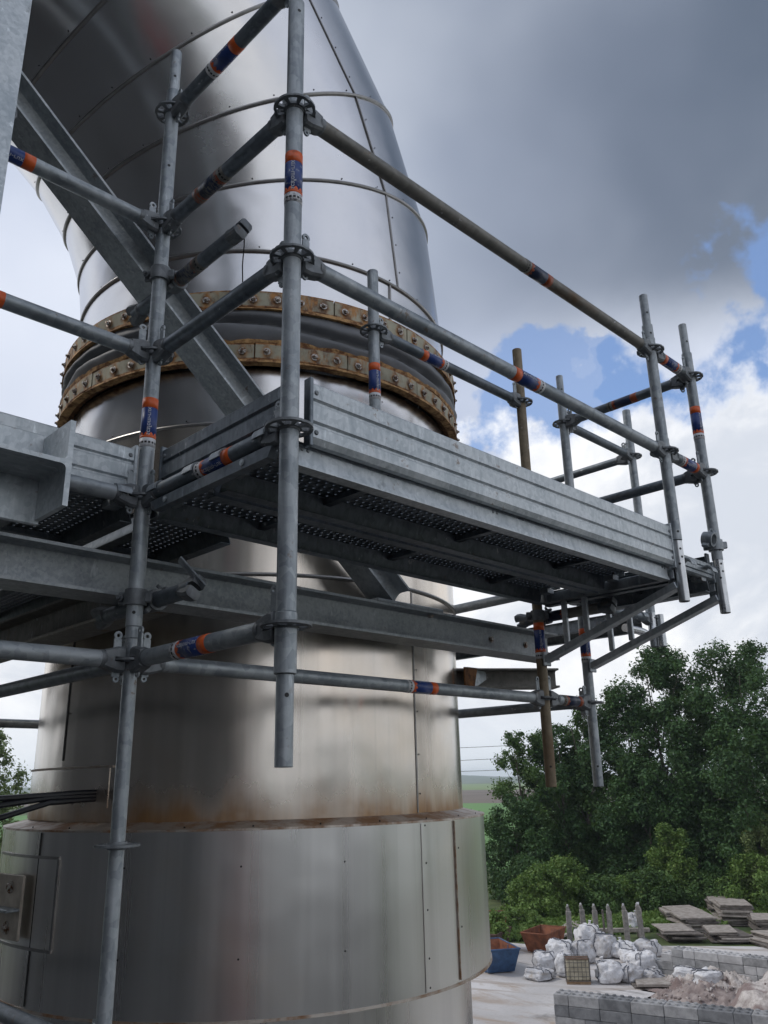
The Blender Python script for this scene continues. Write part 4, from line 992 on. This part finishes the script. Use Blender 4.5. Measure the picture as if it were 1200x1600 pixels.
# ================================================================== THE YARD
def bag(label, x, y, w_, h_, seed, mat='bag_white', full=.5, dz=0.0, rz=None, squash=.55):
    e = thing('bulk_bag', label, 'bulk bag', (x, y, GZ + dz), rz if rz is not None else R_.uniform(0, 3), 'white bulk bags in the yard')
    mb = MB(); nu, nv = 40, 24
    for j in range(nv + 1):
        ph = -PI / 2 + PI * j / nv
        for i in range(nu):
            a = 2 * PI * i / nu; ex = .45
            sg = lambda t_, p: math.copysign(abs(t_) ** p, t_)
            px = sg(math.cos(ph), ex) * sg(math.cos(a), squash); py = sg(math.cos(ph), ex) * sg(math.sin(a), squash); pz = sg(math.sin(ph), .6)
            q = V((px * 1.6 + seed * 3.1, py * 1.6, pz * 1.6)); k = noise.noise(q) * .24 + noise.noise(q * 2.4) * .08
            rid = abs(noise.noise(q * 1.9 + V((7, 3, 1)))); k += -.11 * (1 - min(1, rid * 4)) * (1 if pz > -.6 else .3)
            top = max(0, pz); s_ = 1 + k - .25 * full * top
            mb.v.append((px * w_ / 2 * s_, py * w_ / 2 * s_, max(0, (pz * .5 + .5) * h_ * (1 + k * .55 * (1 if pz > -.4 else 0)))))
    mb.f = [(j * nu + i, j * nu + (i + 1) % nu, (j + 1) * nu + (i + 1) % nu, (j + 1) * nu + i) for j in range(nv) for i in range(nu)]; mb.m = [0] * len(mb.f)
    M = WM[e.name]; b_ = part('sack', mb, mat, e, M, None)
    if seed % 3 != 1:      # tied neck
        tp_ = max(p[2] for p in mb.v); nk = MB().lathe([(.16, tp_ - .10), (.07, tp_ + .02), (.05, tp_ + .06), (.11, tp_ + .16), (.09, tp_ + .17), (0, tp_ + .08)], 11, 0, 2 * PI, 0, Matrix.Rotation(R_.uniform(-.3, .3), 4, 'X')); part('neck', nk, mat, e, M)
    for k in range(2):       # dark webbing straps over the sack
        i = int(nu * (.12 + .5 * k + .08 * (seed % 3))) % nu; i2 = (i + nu // 2 - 3) % nu; pts = []
        for j in range(5, nv - 2): pts.append(V(mb.v[j * nu + i]) * 1.03 + V((0, 0, .012)))
        for j in range(nv - 3, nv - 10, -1): pts.append(V(mb.v[j * nu + i2]) * 1.03 + V((0, 0, .012)))
        sp_ = MB().path(pts, .022, 5); part('strap', sp_, 'strap', e, M)
    return e
for k, a in enumerate([
    ('square topped white bag right of the blue skip', 39.9, 27.5, 1.35, 1.55, 'bag_white', 38), ('heap of collapsed sacking in front of the square topped bag', 38.6, 26.9, 1.7, .75, 'bag_grey', 0),
    ('crumpled sacking against the caged tank', 40.0, 26.2, 1.2, 1.6, 'bag_white', 0), ('big round white bag behind the square topped one', 42.6, 28.3, 1.9, 1.75, 'bag_white', 0),
    ('greyish torn bag behind the caged tank', 43.4, 27.4, 1.6, 1.7, 'bag_grey', 0), ('topmost white bag on the rear heap', 45.6, 28.3, 1.8, 2.5, 'bag_white', 0),
    ('sagging bag at the right of the rear heap', 45.6, 27.2, 1.4, 1.8, 'bag_grey', 0), ('slumped white bag below the middle concrete posts', 46.2, 26.5, 1.8, 1.3, 'bag_white', 0),
    ('small bag left of the low block stub', 45.2, 25.4, 1.3, 1.0, 'bag_white', 0), ('white bag right of the slumped ones near the last post', 47.3, 25.4, 1.7, 1.3, 'bag_grey', 0),
    ('pinched lilac white bag right of the caged tank', 40.2, 23.7, 1.55, 1.5, 'bag_white', 0), ('striped white bag right of the pinched one', 41.0, 23.0, 1.5, 1.2, 'bag_grey', 0),
    ('large white bag behind the striped one', 42.8, 23.3, 1.9, 1.7, 'bag_white', 0), ('low flat bag beside the striped one', 41.8, 22.2, 1.3, .8, 'bag_grey', 0)]):
    bag(a[0], a[1], a[2], a[3] * .84, a[4] * .66, k + 1, a[5])
bag('flat white bag lying inside the block bay', 42.0, 20.4, 1.15, .6, 31, 'bag_white', .2, .25, .4)
bag('tilted white bag with dark straps inside the block bay', 41.2, 18.9, 1.25, .85, 37, 'bag_white', .2, .2, 1.0)
bag('white bag under a bottle near the hedge', 54.5, 30.4, 1.1, 1.1, 41, 'bag_grey')

# caged tank on a pallet
e = thing('caged_tank', 'cream plastic tank in a rusty wire cage on a pallet', 'tank', (39.2, 24.95, GZ), math.radians(-52)); M = WM[e.name]
part('tank', MB().cbox(-.56, .56, -.46, .46, .16, 1.14, .06), 'tank', e, M)
part('lid', MB().lathe([(0, 1.19), (.11, 1.19), (.11, 1.14)], 14), 'rust', e, M)
c = MB()
for x in [-.6 + .2 * i for i in range(7)]:
    for y in (-.5, .5): c.tube((x, y, .14), (x, y, 1.18), .012, 6)
for y in [-.3, -.1, .1, .3]:
    for x in (-.6, .6): c.tube((x, y, .14), (x, y, 1.18), .012, 6)
for z in (.16, .37, .58, .79, 1.0, 1.18):
    c.path([(-.615, -.515, z), (.615, -.515, z), (.615, .515, z), (-.615, .515, z), (-.615, -.515, z)], .013, 6)
for y in (-.25, .1): c.tube((-.6, y, 1.2), (.6, y, 1.2), .02, 6)
part('cage', c, 'cage', e, M); part('top_bars', MB().box(-.58, .58, -.48, .48, 1.142, 1.15), 'rust', e, M)
for y in (-.42, 0, .42): part('pallet_runner', MB().box(-.6, .6, y - .06, y + .06, 0, .10), 'wood', e, M)
part('pallet_deck', MB().box(-.6, .6, -.5, .5, .102, .135), 'wood', e, M)

def skip(label, x, y, L, W2, H, rz, mat, inside, group='old skips'):
    e = thing('skip', label, 'skip', (x, y, GZ), rz, group); M = WM[e.name]
    b = [(-L * .30, -W2 * .42), (L * .30, -W2 * .42), (L * .30, W2 * .42), (-L * .30, W2 * .42)]; tp = [(-L / 2, -W2 / 2), (L / 2, -W2 / 2), (L / 2, W2 / 2), (-L / 2, W2 / 2)]
    mb = MB(); t_ = .05
    mb.add([(*p, .06) for p in b] + [(*p, H) for p in tp], [(0, 3, 2, 1), (0, 1, 5, 4), (1, 2, 6, 5), (2, 3, 7, 6), (3, 0, 4, 7)]); part('hull', mb, mat, e, M, 20)
    mb = MB(); mb.add([(p[0] * .93, p[1] * .93, .12) for p in b] + [(p[0] * .955, p[1] * .93, H + .004) for p in tp], [(0, 1, 2, 3), (0, 4, 5, 1), (1, 5, 6, 2), (2, 6, 7, 3), (3, 7, 4, 0)]); part('inside', mb, inside, e, M, 20)
    mb = MB()
    for i in range(4):
        p, q = tp[i], tp[(i + 1) % 4]; mb.path([(*p, H + .01), (*q, H + .01)], .045, 6)
    part('rim', mb, mat, e, M)
    for s_ in (-1, 1):
        for x_ in (-.2, .2): part('lug', MB().cbox(x_ * L - .05, x_ * L + .05, s_ * W2 * .47 - .06, s_ * W2 * .47 + .06, H * .55, H * .72, .01), mat, e, M)
        part('rib', MB().cbox(-.05, .05, s_ * W2 * .465 - .04, s_ * W2 * .465 + .04, .08, H * .96, .01), mat, e, M)
    for x_ in (-.15, .15): part('foot', MB().cbox(x_ * L - .08, x_ * L + .08, -W2 * .44, W2 * .44, 0, .058, .01), mat, e, M)
    return e
skip('blue skip with rusty inside beside the duct', 38.9, 30.1, 3.3, 1.8, 1.25, math.radians(58), 'skip_blue', 'skip_rust')
skip('orange rust skip behind the blue one', 44.9, 31.0, 3.0, 1.7, 1.15, math.radians(12), 'skip_rust', 'skip_rust')
skip('dark rusted skip full of weeds behind the blue one', 42.8, 33.5, 3.0, 1.8, 1.15, math.radians(20), 'skip_dark', 'skip_dark')
skip('red brown skip at the back with white sheet on it', 46.8, 36.6, 3.4, 1.9, 1.3, math.radians(40), 'skip_rust', 'skip_dark')
tree('weeds growing out of the dark rusted skip', 43.2, 33.2, 2.3, .8, 'leaf_bush', 900, .2, .4, 'weeds', 'weeds', 'bushes along the yard edge', 8, .03)
o = thing('paper_sheet', 'white sheet lying on the red brown skip', 'sheet', (45.6, 36.3, GZ + 1.35)); wpart('sheet', MB().add([(45.0, 36.2, GZ + 1.36), (45.9, 35.6, GZ + 1.42), (46.3, 36.4, GZ + 1.55), (45.4, 37.0, GZ + 1.45)], [(0, 1, 2, 3)]).add([(45.0, 36.2, GZ + 1.33), (45.9, 35.6, GZ + 1.39), (46.3, 36.4, GZ + 1.52), (45.4, 37.0, GZ + 1.42)], [(0, 3, 2, 1)]), 'paper', o)

# concrete posts with cranked tops
pm = MB(); pm.cbox(-.16, .16, -.13, .13, 0, 2.0, .03)
pm.add([(-.12, -.10, 1.99), (.12, -.10, 1.99), (.12, .10, 1.99), (-.12, .10, 1.99), (-.03, -.09, 2.30), (.15, -.09, 2.22), (.15, .09, 2.22), (-.03, .09, 2.30)], [(0, 1, 5, 4), (1, 2, 6, 5), (2, 3, 7, 6), (3, 0, 4, 7), (4, 5, 6, 7)])
pm = pm.mesh('shaft', 'post', 25)
for k, (x, y, lb) in enumerate([(47.2, 30.7, 'leftmost concrete fence post standing behind the rear bags'), (48.3, 30.3, 'second concrete fence post from the left'), (48.4, 29.5, 'third concrete fence post from the left'),
     (48.7, 28.7, 'fourth concrete fence post from the left with a dark board beside it'), (49.7, 28.1, 'second concrete fence post from the right'), (50.3, 27.4, 'rightmost concrete fence post, leaning')]):
    e = thing('concrete_post', lb, 'concrete post', (x, y, GZ), math.radians(130), 'concrete fence posts')
    M = WM[e.name] @ Matrix.Rotation(R_.uniform(-.05, .05), 4, 'X') @ Matrix.Rotation(.05 if k == 5 else R_.uniform(-.03, .03), 4, 'Y')
    part('shaft', pm, None, e, M)
    part('broken_tip', MB().cbox(-.02, .10, -.06, .06, 2.20, 2.38, .03), 'concrete_pale', e, M)
e = thing('dark_board', 'dark board leaning on the fourth concrete post', 'board', (48.55, 29.0, GZ)); part('board', MB().cbox(-.14, .14, -.05, .05, 0, 2.05, .01), 'slab_dark', e, WM[e.name] @ RZ(.7))
e = thing('bottle', 'pale bottle shaped drum standing by the hedge', 'bottle', (55.0, 30.2, GZ + 1.0)); part('body', MB().lathe([(.02, 0), (.20, 0), (.22, .1), (.20, .3), (.16, .42), (.10, .52), (.08, .6), (0, .6)], 16), 'slab', e, WM[e.name]); part('cap', MB().lathe([(.09, .601), (.09, .72), (0, .72)], 12), 'paper', e, WM[e.name])
e = thing('timber', 'long pale timber lying behind the concrete posts', 'timber', (51.5, 30.0, GZ)); part('beam', MB().cbox(-2.2, 2.2, -.12, .12, .3, .55, .02), 'slab', e, WM[e.name] @ RZ(-.85))
for x_ in (-1.5, 1.5): part('bearer', MB().cbox(x_ - .1, x_ + .1, -.3, .3, 0, .3, .02), 'slab_dark', e, WM[e.name] @ RZ(-.85))

# stacks of paving slabs
def slab_stack(label, x, y, n_, L, W2, t_, rz, dz=0.0, jit=.12):
    e = thing('slab_stack', label, 'slab stack', (x, y, GZ + dz), rz, 'stacks of flat slabs'); z = 0
    for k in range(n_):
        th = t_ * R_.uniform(.55, 1.0); l2, w2 = L * R_.uniform(.84, 1.04), W2 * R_.uniform(.84, 1.04)
        M = WM[e.name] @ T((R_.uniform(-jit, jit) * 1.5, R_.uniform(-jit, jit) * 1.5, z)) @ RZ(R_.uniform(-.14, .14)) @ Matrix.Rotation(R_.uniform(-.03, .03), 4, 'X')
        part('slab', MB().cbox(-l2 / 2, l2 / 2, -w2 / 2, w2 / 2, 0, th, .015), 'slab_dark' if R_.random() < .72 and k < n_ - 1 else 'slab', e, M)
        z += th + .022
    return e
slab_stack('nearest left stack of slabs with tilted pale top', 53.6, 26.7, 6, 3.0, 2.2, .12, math.radians(40), 0, .22)
slab_stack('stack of slabs behind the nearest left stack', 57.6, 27.6, 7, 3.1, 2.3, .13, math.radians(48))
slab_stack('left rear stack of slabs with flat top', 59.8, 29.6, 7, 2.9, 2.3, .14, math.radians(40))
slab_stack('tallest rear stack of slabs with squared sides', 61.8, 26.6, 10, 3.4, 2.4, .14, math.radians(30), 0, .06)
slab_stack('rearmost low stack of slabs', 64.6, 28.6, 10, 3.0, 2.2, .12, math.radians(35), 0, .06)
slab_stack('front middle stack of slabs beside the block wall', 55.2, 24.3, 6, 3.2, 2.0, .12, math.radians(42), 0, .22)
slab_stack('tidy stack of slabs at the right edge', 59.6, 23.2, 8, 3.0, 2.3, .13, math.radians(30), 0, .05)
slab_stack('low scattered stack of slabs at the right edge', 55.2, 21.4, 5, 3.0, 1.6, .13, math.radians(60), 0, .3)
slab_stack('few slabs lying behind the leftmost post', 52.5, 33.5, 3, 2.6, 1.5, .13, math.radians(20), 0, .3)
slab_stack('grey slabs beside the orange rust skip', 48.5, 32.7, 2, 2.0, 1.2, .15, math.radians(15), 0, .2)

# interlocking block walls
BL, BD, BHT = 1.2, .8, .385
def block_mesh(L, studs, mat):
    mb = MB().cbox(-L / 2 + .006, L / 2 - .006, -BD / 2, BD / 2, .004, BHT - .004, .02)
    if studs:
        k = max(1, round(L / .3))
        for i in range(k):
            for y in (-.2, .2): mb.lathe([(.085, BHT - .006), (.075, BHT + .05), (.04, BHT + .06), (0, BHT + .06)], 10, 0, 2 * PI, 0, T((-L / 2 + (i + .5) * L / k, y, 0)))
    return mb.mesh('block', mat, 30)
BM = {(L, s_, mt): block_mesh(L, s_, mt) for L in (1.2, .6) for s_ in (0, 1) for mt in ('concrete', 'concrete_dark', 'concrete_pale')}
def block_wall(label, x, y, ang, n_, courses, mats, gz=0.0, drop=None):
    e = thing('block_wall', label, 'wall', (x, y, GZ + gz), ang, 'concrete block walls')
    for c_ in range(courses):
        u = 0.0; k = 0
        lim = n_ * 1.2
        while u < lim - .01:
            L = .6 if (k == 0 and c_ % 2) or lim - u < 1.1 or R_.random() < .15 else 1.2
            if not (drop and drop(u, c_)):
                mt = R_.choice(mats); part('block', BM[L, 1 if c_ == courses - 1 or (drop and drop(u, c_ + 1)) else 0, mt], None, e, WM[e.name] @ T((u + L / 2, R_.uniform(-.012, .012), c_ * BHT)) @ RZ(R_.uniform(-.006, .006)))
            u += L; k += 1
    return e
block_wall('dark block wall in the near foreground with studs on top', 29.30, 19.35, math.atan2(-7.33, 2.07), 11, 5, ['concrete', 'concrete_dark', 'concrete_dark'], .075)
block_wall('pale block wall at the back of the bay', 42.75, 21.3, math.radians(-86), 6, 4, ['concrete_pale', 'concrete_pale', 'concrete'])
block_wall('low stub of blocks left of the pale wall', 43.3, 23.4, math.radians(-88), 2, 3, ['concrete', 'concrete_pale'], 0, lambda u, c_: c_ >= 2 and u < .5)

# rubble heap in the bay
def heap(label, cx_, cy_, rx, ry, h, mat, seed):
    mb = MB(); n_ = 70
    for j in range(n_ + 1):
        for i in range(n_ + 1):
            u, v2 = i / n_ * 2 - 1, j / n_ * 2 - 1; r = math.hypot(u, v2); q = V((u * 3 + seed, v2 * 3, seed))
            z = max(0, 1 - r * (1 + .35 * noise.noise(q * .6))) * h; z += (noise.noise(q * 1.5) * .42 + noise.noise(q * 4) * .26 + noise.noise(q * 11) * .14) * (1 if r < .95 else 0) * min(1, h)
            mb.v.append((cx_ + u * rx, cy_ + v2 * ry, GZ + max(-.02, z)))
    mb.f = [(j * (n_ + 1) + i, j * (n_ + 1) + i + 1, (j + 1) * (n_ + 1) + i + 1, (j + 1) * (n_ + 1) + i) for j in range(n_) for i in range(n_)]; mb.m = [0] * len(mb.f)
    e = thing('rubble_heap', label, 'rubble heap', (cx_, cy_, GZ)); wpart('mound', mb, mat, e, None)
    st = MB()
    for k in range(420 if h > 2 else 170):
        a = R_.uniform(0, 2 * PI); r = R_.random() ** .6 * .95; x, y = cx_ + rx * r * math.cos(a), cy_ + ry * r * math.sin(a)
        i = int((x - cx_ + rx) / (2 * rx) * n_); j = int((y - cy_ + ry) / (2 * ry) * n_); z = mb.v[j * (n_ + 1) + i][2] + WM[e.name].translation.z if False else None
        s_ = R_.uniform(.04, .12); zz = GZ + max(0, (1 - r) * h) + .02
        M = T((x, y, zz)) @ Matrix.Rotation(R_.uniform(0, 6), 4, V((R_.random(), R_.random(), R_.random() + .1)))
        st.cbox(-s_, s_, -s_ * .7, s_ * .7, -s_ * .5, s_ * .5, s_ * .3, R_.choice([0, 0, 1]), M)
    o = wpart('stones', st, ['rubble', 'rubble_red'], e); tag(o, None, None, None, 'stuff')
heap('tall pale rubble heap spilling at the right edge', 37.8, 11.8, 5.2, 5.0, 4.0, 'rubble', 2.0)
heap('low reddish rubble spread inside the block bay', 39.5, 17.6, 3.0, 3.2, .75, 'rubble_red', 5.0)
heap('low sandy rubble in front of the pale wall', 41.6, 18.5, 1.9, 3.2, 1.0, 'rubble', 8.0)
slab_stack('thin pallet of pale slabs behind the dark wall', 41.2, 21.9, 2, 2.2, 1.8, .14, math.radians(40))
# overhead wires
for k, (z0, z1, lb) in enumerate([(2.05, 3.1, 'upper overhead wire right of the duct'), (1.0, 1.0, 'lower overhead wire right of the duct'), (4.1, 4.6, 'faint top overhead wire right of the duct')]):
    e = thing('overhead_wire', lb, 'wire', (95, 79, z0), 0, 'overhead wires'); a, b = V((60, 118, z0 - .9)), V((135, 38, z1 + .9))
    wpart('conductor', MB().path([a.lerp(b, i / 12) - V((0, 0, 1.2 * math.sin(PI * i / 12) - .6)) for i in range(13)], .032, 6), 'black', e)

# ================================================================== HAZE
hm = bpy.data.materials.new('haze'); hm.use_nodes = True; MAT['haze'] = hm
t = NT(hm.node_tree); ho = t.add('ShaderNodeOutputMaterial'); pv = t.add('ShaderNodeVolumePrincipled', None, Color=(.80, .88, 1.0), Density=.00017, Anisotropy=.2)
t.l.new(pv.outputs[0], ho.inputs['Volume'])
o = part('haze', MB().box(-6900, 6900, -6900, 6900, GZ - 1.5, 75), 'haze', None, None, None); tag(o, 'thin pale haze over the far fields', 'haze', None, 'stuff')
